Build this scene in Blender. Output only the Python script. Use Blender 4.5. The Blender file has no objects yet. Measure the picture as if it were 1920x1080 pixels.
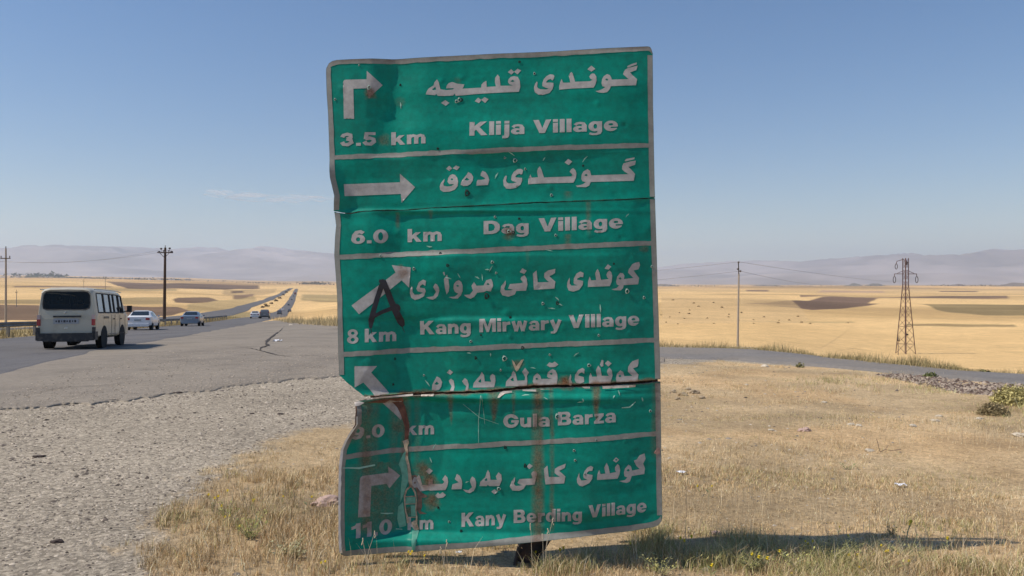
import bpy, bmesh, math, random
import numpy as np
from mathutils import Vector, Matrix
from mathutils.geometry import delaunay_2d_cdt

random.seed(7)
rng = np.random.default_rng(7)
D2R = math.pi / 180
scene = bpy.context.scene
COL = scene.collection

# ------------------------------------------------------------------ camera
F = 1507.0            # focal length in pixels of the 1920 px wide frame
CAMZ = 1.6
cam_d = bpy.data.cameras.new('camera')
cam_d.sensor_width = 36
cam_d.lens = 36 * F / 1920
cam_d.clip_start = 0.1
cam_d.clip_end = 90000
cam = bpy.data.objects.new('camera', cam_d)
cam.location = (0, 0, CAMZ)
cam.rotation_euler = (math.pi / 2, 0, 0)
COL.objects.link(cam)
scene.camera = cam

# ------------------------------------------------------------------ sky and sun
SUN_EL = 50.0
SUN_AZ_BACK = 12.0    # the sun stands to the left, this many degrees behind the camera
sdir = Vector((-math.cos(SUN_AZ_BACK * D2R) * math.cos(SUN_EL * D2R),
               -math.sin(SUN_AZ_BACK * D2R) * math.cos(SUN_EL * D2R),
               math.sin(SUN_EL * D2R)))
world = bpy.data.worlds.new('World')
scene.world = world
world.use_nodes = True
wn = world.node_tree
wn.nodes.clear()
sky = wn.nodes.new('ShaderNodeTexSky')
sky.sky_type = 'NISHITA'
sky.sun_disc = False
sky.sun_elevation = SUN_EL * D2R
sky.sun_rotation = math.atan2(sdir.x, sdir.y)
sky.altitude = 300
sky.air_density = 1.15
sky.dust_density = 0.35
sky.ozone_density = 3.0
bg = wn.nodes.new('ShaderNodeBackground')
bg.inputs['Strength'].default_value = 0.106
wo = wn.nodes.new('ShaderNodeOutputWorld')
hsv = wn.nodes.new('ShaderNodeHueSaturation'); hsv.inputs['Saturation'].default_value = 1.27
wn.links.new(sky.outputs[0], hsv.inputs['Color']); tint = wn.nodes.new('ShaderNodeVectorMath'); tint.operation = 'MULTIPLY'; tint.inputs[1].default_value = (.995, .955, 1.0)
wn.links.new(hsv.outputs[0], tint.inputs[0]); wn.links.new(tint.outputs[0], bg.inputs['Color'])
wn.links.new(bg.outputs[0], wo.inputs['Surface'])

sun_d = bpy.data.lights.new('sun', 'SUN')
sun_d.energy = 4.8
sun_d.angle = 0.5 * D2R
sun_d.color = (1.0, 0.90, 0.76)
sun = bpy.data.objects.new('sun', sun_d)
sun.rotation_euler = sdir.to_track_quat('Z', 'Y').to_euler()
sun.location = (-30, -10, 40)
COL.objects.link(sun)

scene.view_settings.view_transform = 'Standard'
scene.view_settings.look = 'None'
scene.view_settings.exposure = 0.0
scene.view_settings.gamma = 1
scene.view_settings.use_curve_mapping = False
scene.cycles.use_denoising = True
scene.cycles.max_bounces = 6
scene.cycles.volume_bounces = 1
scene.cycles.transparent_max_bounces = 12

# ------------------------------------------------------------------ helpers
def link(o, parent=None):
    COL.objects.link(o)
    if parent is not None:
        o.parent = parent
    return o

def tag(o, label=None, cat=None, group=None, kind=None):
    if label: o['label'] = label
    if cat: o['category'] = cat
    if group: o['group'] = group
    if kind: o['kind'] = kind
    return o

def empty(name, loc, rz=0.0, label=None, cat=None, group=None):
    o = bpy.data.objects.new(name, None)
    o.empty_display_size = 0.2
    o.location = loc
    o.rotation_euler = (0, 0, rz)
    link(o)
    return tag(o, label, cat, group)

def mesh_np(name, verts, faces, mats=(), cols=None, smooth=False, colname='Col', mat_idx=None):
    """verts (n,3), faces (m,3) or (m,4) numpy"""
    verts = np.asarray(verts, dtype=np.float32)
    faces = np.asarray(faces, dtype=np.int32)
    me = bpy.data.meshes.new(name)
    k = faces.shape[1]
    me.vertices.add(len(verts)); me.vertices.foreach_set('co', verts.ravel())
    me.loops.add(faces.size); me.loops.foreach_set('vertex_index', faces.ravel())
    me.polygons.add(len(faces))
    me.polygons.foreach_set('loop_start', np.arange(0, faces.size, k, dtype=np.int32))
    me.polygons.foreach_set('loop_total', np.full(len(faces), k, dtype=np.int32))
    if smooth:
        me.polygons.foreach_set('use_smooth', np.ones(len(faces), dtype=bool))
    if mat_idx is not None:
        me.polygons.foreach_set('material_index', np.asarray(mat_idx, dtype=np.int32))
    for m in mats: me.materials.append(m)
    me.update(calc_edges=True)
    if cols is not None:
        c = np.ones((len(verts), 4), dtype=np.float32)
        c[:, :cols.shape[1]] = cols
        at = me.color_attributes.new(colname, 'FLOAT_COLOR', 'POINT')
        at.data.foreach_set('color', c.ravel())
    return me

def mesh_py(name, verts, faces, mat=None, smooth=False):
    me = bpy.data.meshes.new(name)
    me.from_pydata([tuple(v) for v in verts], [], [tuple(f) for f in faces])
    if smooth: me.polygons.foreach_set('use_smooth', [True] * len(me.polygons))
    if mat: me.materials.append(mat)
    me.update()
    return me

class MB:
    """collects simple solids into one mesh"""
    def __init__(s): s.v = []; s.f = []
    def add(s, vs, fs):
        b = len(s.v); s.v += [tuple(v) for v in vs]; s.f += [tuple(i + b for i in f) for f in fs]
    def box(s, c, d, rot=None):
        x, y, z = d[0] / 2, d[1] / 2, d[2] / 2
        vs = [Vector((sx * x, sy * y, sz * z)) for sx in (-1, 1) for sy in (-1, 1) for sz in (-1, 1)]
        if rot is not None: vs = [rot @ v for v in vs]
        c = Vector(c)
        s.add([v + c for v in vs], [(0, 1, 3, 2), (4, 6, 7, 5), (0, 4, 5, 1), (2, 3, 7, 6), (0, 2, 6, 4), (1, 5, 7, 3)])
    def tube(s, p, q, r0, r1=None, n=8, cap=True):
        p = Vector(p); q = Vector(q); r1 = r0 if r1 is None else r1
        d = (q - p)
        if d.length < 1e-6: return
        d.normalize()
        a = d.orthogonal().normalized(); b = d.cross(a)
        vs = []
        for (c, r) in ((p, r0), (q, r1)):
            for i in range(n):
                t = 2 * math.pi * i / n
                vs.append(c + (a * math.cos(t) + b * math.sin(t)) * r)
        fs = [(i, (i + 1) % n, n + (i + 1) % n, n + i) for i in range(n)]
        if cap: fs += [tuple(range(n - 1, -1, -1)), tuple(range(n, 2 * n))]
        s.add(vs, fs)
    def path(s, pts, r, n=6):
        for i in range(len(pts) - 1):
            rr = r[i] if isinstance(r, (list, tuple)) else r
            r2 = r[i + 1] if isinstance(r, (list, tuple)) else r
            s.tube(pts[i], pts[i + 1], rr, r2, n)
    def ball(s, c, r, n=8, m=5, sq=(1, 1, 1)):
        c = Vector(c); vs = [c + Vector((0, 0, r * sq[2]))]
        for j in range(1, m):
            t = math.pi * j / m
            for i in range(n):
                p = 2 * math.pi * i / n
                vs.append(c + Vector((math.sin(t) * math.cos(p) * r * sq[0], math.sin(t) * math.sin(p) * r * sq[1], math.cos(t) * r * sq[2])))
        vs.append(c - Vector((0, 0, r * sq[2])))
        fs = [(0, 1 + i, 1 + (i + 1) % n) for i in range(n)]
        for j in range(m - 2):
            for i in range(n):
                a = 1 + j * n + i; b = 1 + j * n + (i + 1) % n
                fs.append((a, a + n, b + n, b))
        L = len(vs) - 1; a = 1 + (m - 2) * n
        fs += [(L, a + (i + 1) % n, a + i) for i in range(n)]
        s.add(vs, fs)
    def build(s, name, mat, parent=None, smooth=False):
        o = bpy.data.objects.new(name, mesh_py(name, s.v, s.f, mat, smooth))
        return link(o, parent)

def copy_tree(o, parent=None):
    c = o.copy(); COL.objects.link(c); c.parent = parent
    for ch in list(o.children): copy_tree(ch, c)
    return c

# ---- value noise
_perm = rng.permutation(4096)
_val = rng.random(4096)
def vnoise(x, y, seed=0):
    x = np.asarray(x, dtype=np.float64) + seed * 17.31; y = np.asarray(y, dtype=np.float64) + seed * 9.77
    xi = np.floor(x).astype(np.int64); yi = np.floor(y).astype(np.int64)
    fx = x - xi; fy = y - yi
    fx = fx * fx * fx * (fx * (fx * 6 - 15) + 10); fy = fy * fy * fy * (fy * (fy * 6 - 15) + 10)
    def h(a, b): return _val[_perm[(_perm[a & 4095] + b) & 4095]]
    return ((h(xi, yi) * (1 - fx) + h(xi + 1, yi) * fx) * (1 - fy) + (h(xi, yi + 1) * (1 - fx) + h(xi + 1, yi + 1) * fx) * fy) * 2 - 1
def fbm(x, y, oct=4, seed=0, gain=0.5):
    s = 0; a = 1; t = 0
    for i in range(oct):
        s = s + a * vnoise(x * 2 ** i, y * 2 ** i, seed + i * 3); t += a; a *= gain
    return s / t
def sstep(a, b, x):
    t = np.clip((x - a) / (b - a), 0, 1); return t * t * (3 - 2 * t)
def inpoly(x, y, poly):
    x = np.asarray(x); y = np.asarray(y); r = np.zeros(np.broadcast(x, y).shape, dtype=bool)
    n = len(poly); j = n - 1
    for i in range(n):
        xi, yi = poly[i]; xj, yj = poly[j]
        c = ((yi > y) != (yj > y)) & (x < (xj - xi) * (y - yi) / ((yj - yi) if yj != yi else 1e-12) + xi)
        r ^= c; j = i
    return r

# ------------------------------------------------------------------ materials
def mat(name, col, rough=0.7, metal=0.0, noise=0.0, scale=5.0, bump=0.0, bscale=40.0, spec=0.5, detail=6, dirt=None, coat=0.0, attr=False, alpha=None, obj=True):
    m = bpy.data.materials.new(name); m.use_nodes = True
    nt = m.node_tree; p = nt.nodes['Principled BSDF']
    p.inputs['Roughness'].default_value = rough; p.inputs['Metallic'].default_value = metal
    p.inputs['Specular IOR Level'].default_value = spec
    p.inputs['Coat Weight'].default_value = coat
    tc = nt.nodes.new('ShaderNodeTexCoord'); vec = tc.outputs['Object']
    if attr:
        a = nt.nodes.new('ShaderNodeVertexColor'); a.layer_name = 'Col'; base = a.outputs['Color']
    else:
        r = nt.nodes.new('ShaderNodeRGB'); r.outputs[0].default_value = (*col, 1); base = r.outputs[0]
    if noise > 0:
        n = nt.nodes.new('ShaderNodeTexNoise'); n.inputs['Scale'].default_value = scale; n.inputs['Detail'].default_value = detail
        nt.links.new(vec, n.inputs['Vector'])
        mr = nt.nodes.new('ShaderNodeMapRange'); mr.inputs['From Min'].default_value = 0.25; mr.inputs['From Max'].default_value = 0.75
        mr.inputs['To Min'].default_value = 1 - noise; mr.inputs['To Max'].default_value = 1 + noise
        nt.links.new(n.outputs['Fac'], mr.inputs['Value'])
        hs = nt.nodes.new('ShaderNodeVectorMath'); hs.operation = 'SCALE'
        nt.links.new(base, hs.inputs[0]); nt.links.new(mr.outputs[0], hs.inputs['Scale']); base = hs.outputs[0]
    if dirt:
        n = nt.nodes.new('ShaderNodeTexNoise'); n.inputs['Scale'].default_value = dirt[1]; n.inputs['Detail'].default_value = 8
        nt.links.new(vec, n.inputs['Vector'])
        mr = nt.nodes.new('ShaderNodeMapRange'); mr.inputs['From Min'].default_value = dirt[2]; mr.inputs['From Max'].default_value = dirt[2] + 0.15
        nt.links.new(n.outputs['Fac'], mr.inputs['Value'])
        mx = nt.nodes.new('ShaderNodeMix'); mx.data_type = 'RGBA'
        mul = nt.nodes.new('ShaderNodeMath'); mul.operation = 'MULTIPLY'; mul.inputs[1].default_value = dirt[3]
        nt.links.new(mr.outputs[0], mul.inputs[0]); nt.links.new(mul.outputs[0], mx.inputs['Factor'])
        nt.links.new(base, mx.inputs['A']); mx.inputs['B'].default_value = (*dirt[0], 1); base = mx.outputs['Result']
    nt.links.new(base, p.inputs['Base Color'])
    if bump > 0:
        n = nt.nodes.new('ShaderNodeTexNoise'); n.inputs['Scale'].default_value = bscale; n.inputs['Detail'].default_value = 5
        nt.links.new(vec, n.inputs['Vector'])
        b = nt.nodes.new('ShaderNodeBump'); b.inputs['Strength'].default_value = 1; b.inputs['Distance'].default_value = bump
        nt.links.new(n.outputs['Fac'], b.inputs['Height']); nt.links.new(b.outputs[0], p.inputs['Normal'])
    return m
# ------------------------------------------------------------------ terrain
# surveyed profiles: for a bearing (given by a frame column) the distances ahead and the height of the
# ground there (written as the row at which it stands), joined into one smooth valley surface
def H(px_d_h): return px_d_h
def rowh(d, h): return 540 + F * h / d
NEAR = [(2.0, 1.60), (4.6, 1.60), (8.0, 1.64), (14.0, 1.72), (20.0, 1.86)]
def prof(near, pts): return [(d, h) for d, h in near] + [(d, (py - 540) / F * d) for d, py in pts]
COLS = [
 (-700, prof(NEAR, [(26, 656), (36, 637), (60, 620), (123, 612), (150, 605), (330, 572), (420, 563), (600, 555), (1500, 532), (4000, 522), (9000, 517), (14000, 516)])),
 (0,    prof(NEAR, [(26, 656), (36, 637), (60, 620), (123, 612), (150, 605), (330, 572), (420, 563), (600, 555), (1500, 532), (4000, 522), (9000, 517), (14000, 516)])),
 (310,  prof(NEAR, [(26, 656), (36, 638), (60, 619), (126, 604), (200, 593), (400, 574), (700, 560), (1200, 546), (1500, 541), (2500, 532), (4000, 527), (9000, 521), (14000, 520)])),
 (500,  prof(NEAR, [(26, 656), (60, 618), (100, 606), (150, 598), (280, 590.5), (600, 578), (850, 563), (1200, 553), (2000, 541), (4000, 533), (9000, 527), (14000, 526)])),
 (560,  prof(NEAR, [(26, 656), (60, 617), (150, 600), (350, 589), (650, 577), (850, 564), (1500, 548), (2300, 539), (4000, 534), (9000, 528), (14000, 527)])),
 (640,  prof(NEAR, [(26, 656), (45, 627), (60, 615), (100, 602), (200, 590), (400, 580), (800, 566), (1500, 551), (2300, 541), (4000, 535), (9000, 529), (14000, 528)])),
 (950,  prof(NEAR, [(26, 655), (40, 632), (60, 628), (100, 625), (200, 600), (400, 580), (800, 565), (2300, 545), (4000, 538), (9000, 532), (14000, 530)])),
 (1240, prof(NEAR[:4], [(17, 691), (21.7, 671), (26.0, 652), (34, 654), (60, 663), (100, 651), (190, 607), (300, 585), (450, 569), (800, 556), (1500, 548), (3000, 541), (9000, 535), (14000, 533)])),
 (1385, prof(NEAR[:4], [(17, 695), (21.0, 675), (24.5, 654), (32, 660), (60, 668), (100, 655), (190, 609), (300, 587), (450, 570), (800, 557), (1500, 548), (3000, 541), (9000, 535), (14000, 533)])),
 (1700, prof(NEAR[:3], [(13, 742), (16.5, 703), (19.5, 684), (26, 692), (50, 697), (80, 680), (125, 663), (200, 620), (300, 594), (500, 576), (800, 563), (1500, 551), (3000, 541), (9000, 535), (14000, 533)])),
 (1920, prof(NEAR[:3], [(12, 755), (14.6, 721), (17.0, 704), (24, 716), (50, 712), (80, 692), (125, 666), (200, 622), (300, 596), (500, 577), (800, 564), (1500, 551), (3000, 541), (9000, 535), (14000, 533)])),
 (2600, prof(NEAR[:3], [(12, 755), (14.6, 721), (17.0, 704), (24, 716), (50, 712), (80, 692), (125, 666), (200, 622), (300, 596), (500, 577), (800, 564), (1500, 551), (3000, 541), (9000, 535), (14000, 533)])),
]
def pchip(x, y, xq):
    x = np.array(x, float); y = np.array(y, float); h = np.diff(x); dl = np.diff(y) / h
    m = np.zeros_like(y); m[0] = dl[0]; m[-1] = dl[-1]
    for i in range(1, len(x) - 1):
        if dl[i - 1] * dl[i] > 0:
            w1 = 2 * h[i] + h[i - 1]; w2 = h[i] + 2 * h[i - 1]
            m[i] = (w1 + w2) / (w1 / dl[i - 1] + w2 / dl[i])
    k = np.clip(np.searchsorted(x, xq) - 1, 0, len(x) - 2)
    t = (xq - x[k]) / h[k]; t2 = t * t; t3 = t2 * t
    return (2 * t3 - 3 * t2 + 1) * y[k] + (t3 - 2 * t2 + t) * h[k] * m[k] + (-2 * t3 + 3 * t2) * y[k + 1] + (t3 - t2) * h[k] * m[k + 1]
RT = np.exp(np.linspace(math.log(2.0), math.log(14000 / 0.6), 1400))
AZN = np.array([math.atan((c[0] - 960) / F) for c in COLS])
HT = []
for (px, pf), az in zip(COLS, AZN):
    r = np.array([d for d, h in pf]) / math.cos(az); h = np.array([h for d, h in pf])
    HT.append(pchip(r, h, np.clip(RT, r[0], r[-1])) * np.where(RT > r[-1], RT / r[-1], 1))
HT = np.array(HT); LR = np.log(RT)

ROADLINE = [(-22.9, 36.0), (-41.0, 108.0)]    # left edge of the near carriageway
RDIR = Vector((-0.2493, 0.9684, 0)); RNRM = Vector((0.9684, 0.2493, 0))
def off_road(x, y):      # signed distance to the right of that edge
    return (x + 22.9) * RNRM.x + (y - 36.0) * RNRM.y

def smooth_h(x, y):
    r = np.hypot(x, y); az = np.arctan2(x, y)
    azc = np.clip(az, AZN[0], AZN[-1])
    k = np.clip(np.searchsorted(AZN, azc) - 1, 0, len(AZN) - 2)
    u = (azc - AZN[k]) / (AZN[k + 1] - AZN[k]); u = u * u * (3 - 2 * u)
    lr = np.log(np.clip(r, 2.001, RT[-1] * .999)); q = (lr - LR[0]) / (LR[1] - LR[0])
    i = np.clip(np.floor(q).astype(int), 0, len(LR) - 2); f = q - i
    a = HT[k, i] * (1 - f) + HT[k, i + 1] * f
    b = HT[k + 1, i] * (1 - f) + HT[k + 1, i + 1] * f
    return CAMZ - (a * (1 - u) + b * u)

GRASS_EDGE_PX = [(3000, 678), (1700, 690), (1320, 682), (1250, 690), (640, 800), (530, 815), (440, 862), (345, 935), (285, 1000), (262, 1075), (240, 1300), (180, 1700)]
def ground_ray(px, py, hf=None):
    """where the line of sight through a frame point meets the ground"""
    hf = hf or smooth_h
    dx = (px - 960) / F; dz = -(py - 540) / F
    d = np.exp(np.linspace(math.log(1.5), math.log(13000), 3000))
    z = CAMZ + dz * d; g = hf(dx * d, d)
    s = np.where(z <= g)[0]
    if len(s) == 0: j = len(d) - 1
    else: j = s[0]
    if j == 0: return (dx * d[0], d[0])
    e0 = z[j - 1] - g[j - 1]; e1 = z[j] - g[j]; t = e0 / (e0 - e1) if e0 != e1 else 0
    dd = d[j - 1] + (d[j] - d[j - 1]) * t
    return (dx * dd, dd)
# near boundary of grass against gravel, in world metres
GB = [ground_ray(*p) for p in GRASS_EDGE_PX[3:]]
GB_POLY = [(60, 28), (9.5, 15.5), (5.2, 20.6), (3.0, 17.0)] + GB[1:] + [(-1.2, 0.5), (-1.6, -60), (90, -60)]
def grass_mask(x, y):
    jx = fbm(x * 1.6, y * 1.6, 5, 5, .7) * 0.55; jy = fbm(x * 1.6, y * 1.6, 5, 9, .7) * 0.6
    return inpoly(x + jx, y + jy, GB_POLY)

def ground_h(x, y):
    x = np.asarray(x, float); y = np.asarray(y, float)
    r = np.hypot(x, y); h = smooth_h(x, y)
    near = 1 - sstep(20, 45, r)
    gm = sstep(-0.6, 1.2, x + 1.9 - 0.12 * y) * (1 - sstep(11, 15, r)) 
    h = h + near * gm * (fbm(x * .9, y * .9, 3, 2) * .022 + fbm(x * .25, y * .25, 2, 4) * .03)
    h = h + sstep(300, 700, r) * fbm(x / 200, y / 200, 3, 11) * 2.4 * (1 - np.exp(-((off_road(x, y) - 0) / 60) ** 2) * (r < 900))
    h = h + sstep(1800, 3500, r) * fbm(x / 900, y / 900, 4, 12) * 9
    return h

az_in = np.radians(np.linspace(-35, 35, 640))
az_out = np.radians(np.concatenate([np.linspace(35.8, 60, 24), np.linspace(63, 297, 79), np.linspace(300, 324.2, 24)]))
AZ = np.concatenate([az_in, az_out])
RR = np.concatenate([[0.3, 0.8], np.exp(np.linspace(math.log(1.5), math.log(11500), 560))])
A, R = np.meshgrid(AZ, RR)
GX = R * np.sin(A); GY = R * np.cos(A); GZ = ground_h(GX, GY)

STRAW = np.array([.70, .475, .22]); STUB = np.array([.53, .365, .18])
DRY = np.array([.49, .365, .215]); GRAV = np.array([.37, .32, .25])
PLOW = np.array([.105, .067, .048]); OLIVE = np.array([.25, .19, .09])
def pxpoly(p): return [ground_ray(a, b) for a, b in p]
def world_uv(x, y): return np.arctan2(x, y), np.log(np.hypot(x, y))
def toauv(poly):
    return [(math.atan2(a, b), math.log(math.hypot(a, b))) for a, b in poly]
FIELDS = [
 ([(-700, 560), (0, 561), (310, 557), (312, 571), (0, 570), (-700, 571)], OLIVE, .75),
 ([(-700, 572), (0, 571.5), (80, 572), (220, 573), (290, 576), (335, 576), (357, 583), (318, 592), (230, 595), (60, 601), (-700, 603)], PLOW * 1.25, .9),
 ([(195, 529), (300, 532), (485, 534), (488, 541), (420, 542), (300, 541.8), (238, 541)], PLOW * 1.15, .95),
 ([(325, 562), (345, 556.5), (395, 557), (412, 565), (360, 568.5), (330, 567)], PLOW * 1.2, .9),
 ([(28, 536.8), (210, 537.3), (210, 539.3), (28, 539.2)], PLOW * 1.7, .8),
 ([(120, 539), (330, 542), (330, 545), (120, 543)], OLIVE, .7),
 ([(420, 543), (520, 541), (515, 548), (470, 556), (420, 553)], STUB * .8, .8),
 ([(435, 545.5), (460, 545.5), (460, 548), (435, 548)], PLOW, .9),
 ([(440, 553), (478, 549), (476, 555), (455, 560), (438, 560)], PLOW * 1.6, .8),
 ([(350, 570), (440, 560), (480, 556), (478, 570), (400, 583), (350, 588)], OLIVE * 1.25, .6),
 ([(565, 551), (630, 552), (900, 555), (900, 566), (600, 566), (565, 562)], OLIVE * 1.3, .8),
 ([(1392, 569), (1440, 567), (1488, 564), (1545, 558.5), (1658, 559), (1626, 566), (1647, 573), (1576, 580), (1523, 581.5), (1467, 576)], PLOW * 1.35, .95),
 ([(1725, 573), (1850, 570.5), (2500, 571), (2500, 592), (1850, 592), (1780, 587)], OLIVE * .85, .85),
 ([(1700, 607.5), (1905, 609), (1905, 613), (1800, 613), (1700, 611)], OLIVE * .7, .75),
 ([(1440, 601), (1600, 603), (1600, 606), (1440, 604)], OLIVE * 1.1, .5),
 ([(1500, 555), (1890, 554), (1890, 558.5), (1640, 558.5), (1500, 557.5)], PLOW * 1.5, .85),
 ([(1545, 543), (1650, 543), (1660, 549), (1530, 549)], np.array([.42, .27, .19]), .7),
 ([(1400, 544), (1440, 544), (1440, 546), (1400, 546)], PLOW * 1.4, .8),
 ([(1760, 545), (1830, 544.5), (1830, 547.5), (1760, 547.5)], PLOW * 1.5, .8),
 ([(1240, 557), (1480, 562), (1520, 600), (1500, 606), (1240, 608)], STUB, .7),
]
def ground_cols(X, Y):
    r = np.hypot(X, Y)
    c = np.zeros(X.shape + (3,))
    n1 = fbm(X / 90, Y / 90, 4, 20)[..., None]; n2 = fbm(X / 350, Y / 260, 3, 23)[..., None]
    n3 = fbm(X / 30, Y / 60, 4, 26)[..., None]
    base = STRAW * (1 + .13 * n1 + .07 * n3)
    c[:] = base * (1 - sstep(.05, .5, n2) * .25 * np.array([1, 1.05, 1.15])) + STUB * 0
    a, l = world_uv(X, Y)
    ja = fbm(X / (r * .03 + 1), Y / (r * .03 + 1), 4, 31, .6) * .0045
    jl = fbm(X / (r * .05 + 1), Y / (r * .05 + 1), 4, 37, .6) * .03
    for poly, colr, k in FIELDS:
        w = np.zeros(X.shape)
        pp = toauv(pxpoly(poly))
        for (oa, ol) in ((0, 0), (.0008, .006), (-.0008, .006), (.0008, -.006), (-.0008, -.006)):
            w += inpoly(a + ja + oa, l + jl + ol, pp) / 5
        w = (w * k)[..., None]
        c = c * (1 - w) + colr * (1 + .45 * n1) * w
    # far plain: patchwork
    far = sstep(2200, 4000, r)[..., None]
    patch = np.floor(fbm(X / 700, Y / 1500, 2, 41) * 5)[..., None]
    ph = np.sin(patch * 12.9898) * .5 + .5
    c = c * (1 - far) + far * (STRAW * (.55 + .5 * ph) * np.array([1, .93, .86]))
    # near: gravel and dry grass
    gm = grass_mask(X, Y)[..., None]
    nr = (1 - sstep(24, 30, r))[..., None]
    lft = ((off_road(X, Y) > -3) & (off_road(X, Y) < 60) & (X < 12 - 0.0 * Y) & (r < 70))[..., None]
    dn = fbm(X * 1.1, Y * 1.1, 4, 50)[..., None]
    drycol = DRY * .93 * (1 + .40 * dn) + np.array([.05, .015, -.005]) * sstep(.1, .5, fbm(X * .5, Y * .5, 3, 54))[..., None]
    grav = GRAV * (1 + .12 * fbm(X * .7, Y * .7, 3, 58)[..., None])
    c = np.where(lft & (r[..., None] < 70) & (nr > 0), grav, c)
    gw = sum(grass_mask(X + a_, Y + b_) for a_, b_ in ((0, 0), (.12, .05), (-.12, .1), (.05, -.15), (-.06, -.1)))[..., None] / 5.0
    gw = np.clip(gw * 1.0 + .5 * fbm(X * 5, Y * 5, 3, 62)[..., None] * (gw > 0) * (gw < 1), 0, 1)
    c = np.where(nr > 0, c * (1 - gw) + drycol * gw, c)
    # verge left of the carriageway
    vg = ((off_road(X, Y) < 0) & (off_road(X, Y) > -16) & (r < 400))[..., None]
    c = np.where(vg, OLIVE * 1.35 * (1 + .3 * fbm(X * .8, Y * .25, 3, 60)[..., None]), c)
    return np.clip(c, .01, .9)
GC = ground_cols(GX, GY)
nr_, na_ = GX.shape
verts = np.stack([GX, GY, GZ], -1).reshape(-1, 3)
idx = np.arange(nr_ * na_).reshape(nr_, na_)
i0 = idx[:-1, :]; i1 = idx[1:, :]
faces = np.stack([i0, np.roll(i0, -1, 1), np.roll(i1, -1, 1), i1], -1).reshape(-1, 4)[:, ::-1]
gcol = np.concatenate([GC.reshape(-1, 3), grass_mask(GX, GY).reshape(-1, 1)], 1)

def ground_material():
    m = bpy.data.materials.new('ground_soil'); m.use_nodes = True
    nt = m.node_tree; p = nt.nodes['Principled BSDF']; L = nt.links.new
    p.inputs['Roughness'].default_value = .95; p.inputs['Specular IOR Level'].default_value = .12
    a = nt.nodes.new('ShaderNodeVertexColor'); a.layer_name = 'Col'
    geo = nt.nodes.new('ShaderNodeNewGeometry')
    def noise(sc, det=4, w=None, typ='ShaderNodeTexNoise', rough=.6):
        n = nt.nodes.new(typ); n.inputs['Scale'].default_value = sc
        if typ == 'ShaderNodeTexNoise': n.inputs['Detail'].default_value = det; n.inputs['Roughness'].default_value = rough
        L(geo.outputs['Position'], n.inputs['Vector']); return n
    def mr(s, a0, a1, b0, b1):
        n = nt.nodes.new('ShaderNodeMapRange'); L(s, n.inputs['Value'])
        for k, v in zip(('From Min', 'From Max', 'To Min', 'To Max'), (a0, a1, b0, b1)): n.inputs[k].default_value = v
        return n.outputs[0]
    def mul(x, y):
        n = nt.nodes.new('ShaderNodeMath'); n.operation = 'MULTIPLY'; L(x, n.inputs[0]); L(y, n.inputs[1]); return n.outputs[0]
    f1 = mr(noise(38, 5, rough=.75).outputs['Fac'], .3, .7, .62, 1.4)
    f2 = mr(noise(13, 6, rough=.75).outputs['Fac'], .3, .7, .70, 1.30)
    f3 = mr(noise(.35, 5, rough=.7).outputs['Fac'], .3, .7, .86, 1.13)
    f4 = mr(noise(.04, 8, rough=.75).outputs['Fac'], .3, .7, .86, 1.12)
    k = mul(mul(f1, f2), mul(f3, f4))
    vs = nt.nodes.new('ShaderNodeVectorMath'); vs.operation = 'SCALE'; L(a.outputs['Color'], vs.inputs[0]); L(k, vs.inputs['Scale'])
    # pebbles: small pale and dark chips of voronoi cells
    vo = nt.nodes.new('ShaderNodeTexVoronoi'); vo.inputs['Scale'].default_value = 34; L(geo.outputs['Position'], vo.inputs['Vector'])
    sep = nt.nodes.new('ShaderNodeSeparateColor'); L(vo.outputs['Color'], sep.inputs[0])
    chip = mr(sep.outputs[0], .15, .95, .72, 1.3)
    ng = nt.nodes.new('ShaderNodeMix'); ng.data_type = 'FLOAT'; L(a.outputs['Alpha'], ng.inputs['Factor']); L(chip, ng.inputs['A']); ng.inputs['B'].default_value = 1
    vs2 = nt.nodes.new('ShaderNodeVectorMath'); vs2.operation = 'SCALE'; L(vs.outputs[0], vs2.inputs[0]); L(ng.outputs['Result'], vs2.inputs['Scale'])
    L(vs2.outputs[0], p.inputs['Base Color'])
    b = nt.nodes.new('ShaderNodeBump'); b.inputs['Distance'].default_value = .02; b.inputs['Strength'].default_value = .8
    L(noise(30, 6, rough=.8).outputs['Fac'], b.inputs['Height']); L(b.outputs[0], p.inputs['Normal'])
    return m
M_GROUND = ground_material()
ground = bpy.data.objects.new('ground', mesh_np('ground', verts, faces, [M_GROUND], gcol, smooth=True))
link(ground); tag(ground, kind='structure')
def gz(x, y): return float(ground_h(np.array([x]), np.array([y]))[0])
def on(px, d, dz=0.0):
    x = (px - 960) / F * d; return Vector((x, d, gz(x, d) + dz))
def onray(px, py, dz=0.0):
    x, y = ground_ray(px, py, ground_h); return Vector((x, y, gz(x, y) + dz))

# ------------------------------------------------------------------ mountains
MC = [(-3000, 470), (-500, 463), (0, 457), (100, 455), (200, 461), (300, 465), (400, 461), (480, 459), (560, 466), (640, 474), (900, 490), (1240, 494), (1385, 490), (1500, 487), (1600, 478), (1800, 463), (1920, 459), (2400, 452), (5000, 470)]
maz = np.radians(np.concatenate([np.linspace(-36, 36, 500), np.linspace(38, 322, 143)]))
mr_ = np.linspace(10300, 21500, 110)
MA, MR = np.meshgrid(maz, mr_)
MX = MR * np.sin(MA); MY = MR * np.cos(MA)
axn = np.array([math.atan((p[0] - 960) / F) for p in MC]); ael = np.array([(540 - p[1]) / F for p in MC])
aw = np.where(MA > math.pi, MA - 2 * math.pi, MA)
el = np.interp(aw, axn, ael) * np.cos(np.clip(aw, -.75, .75))
base = smooth_h(MX * 11000 / MR, MY * 11000 / MR) - 25
rg = 1 - np.abs(fbm(MX / 2600, MY / 2600, 5, 70, .55)) * 1.7
rg2 = fbm(MX / 5200, MY / 5200, 4, 75)
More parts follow.
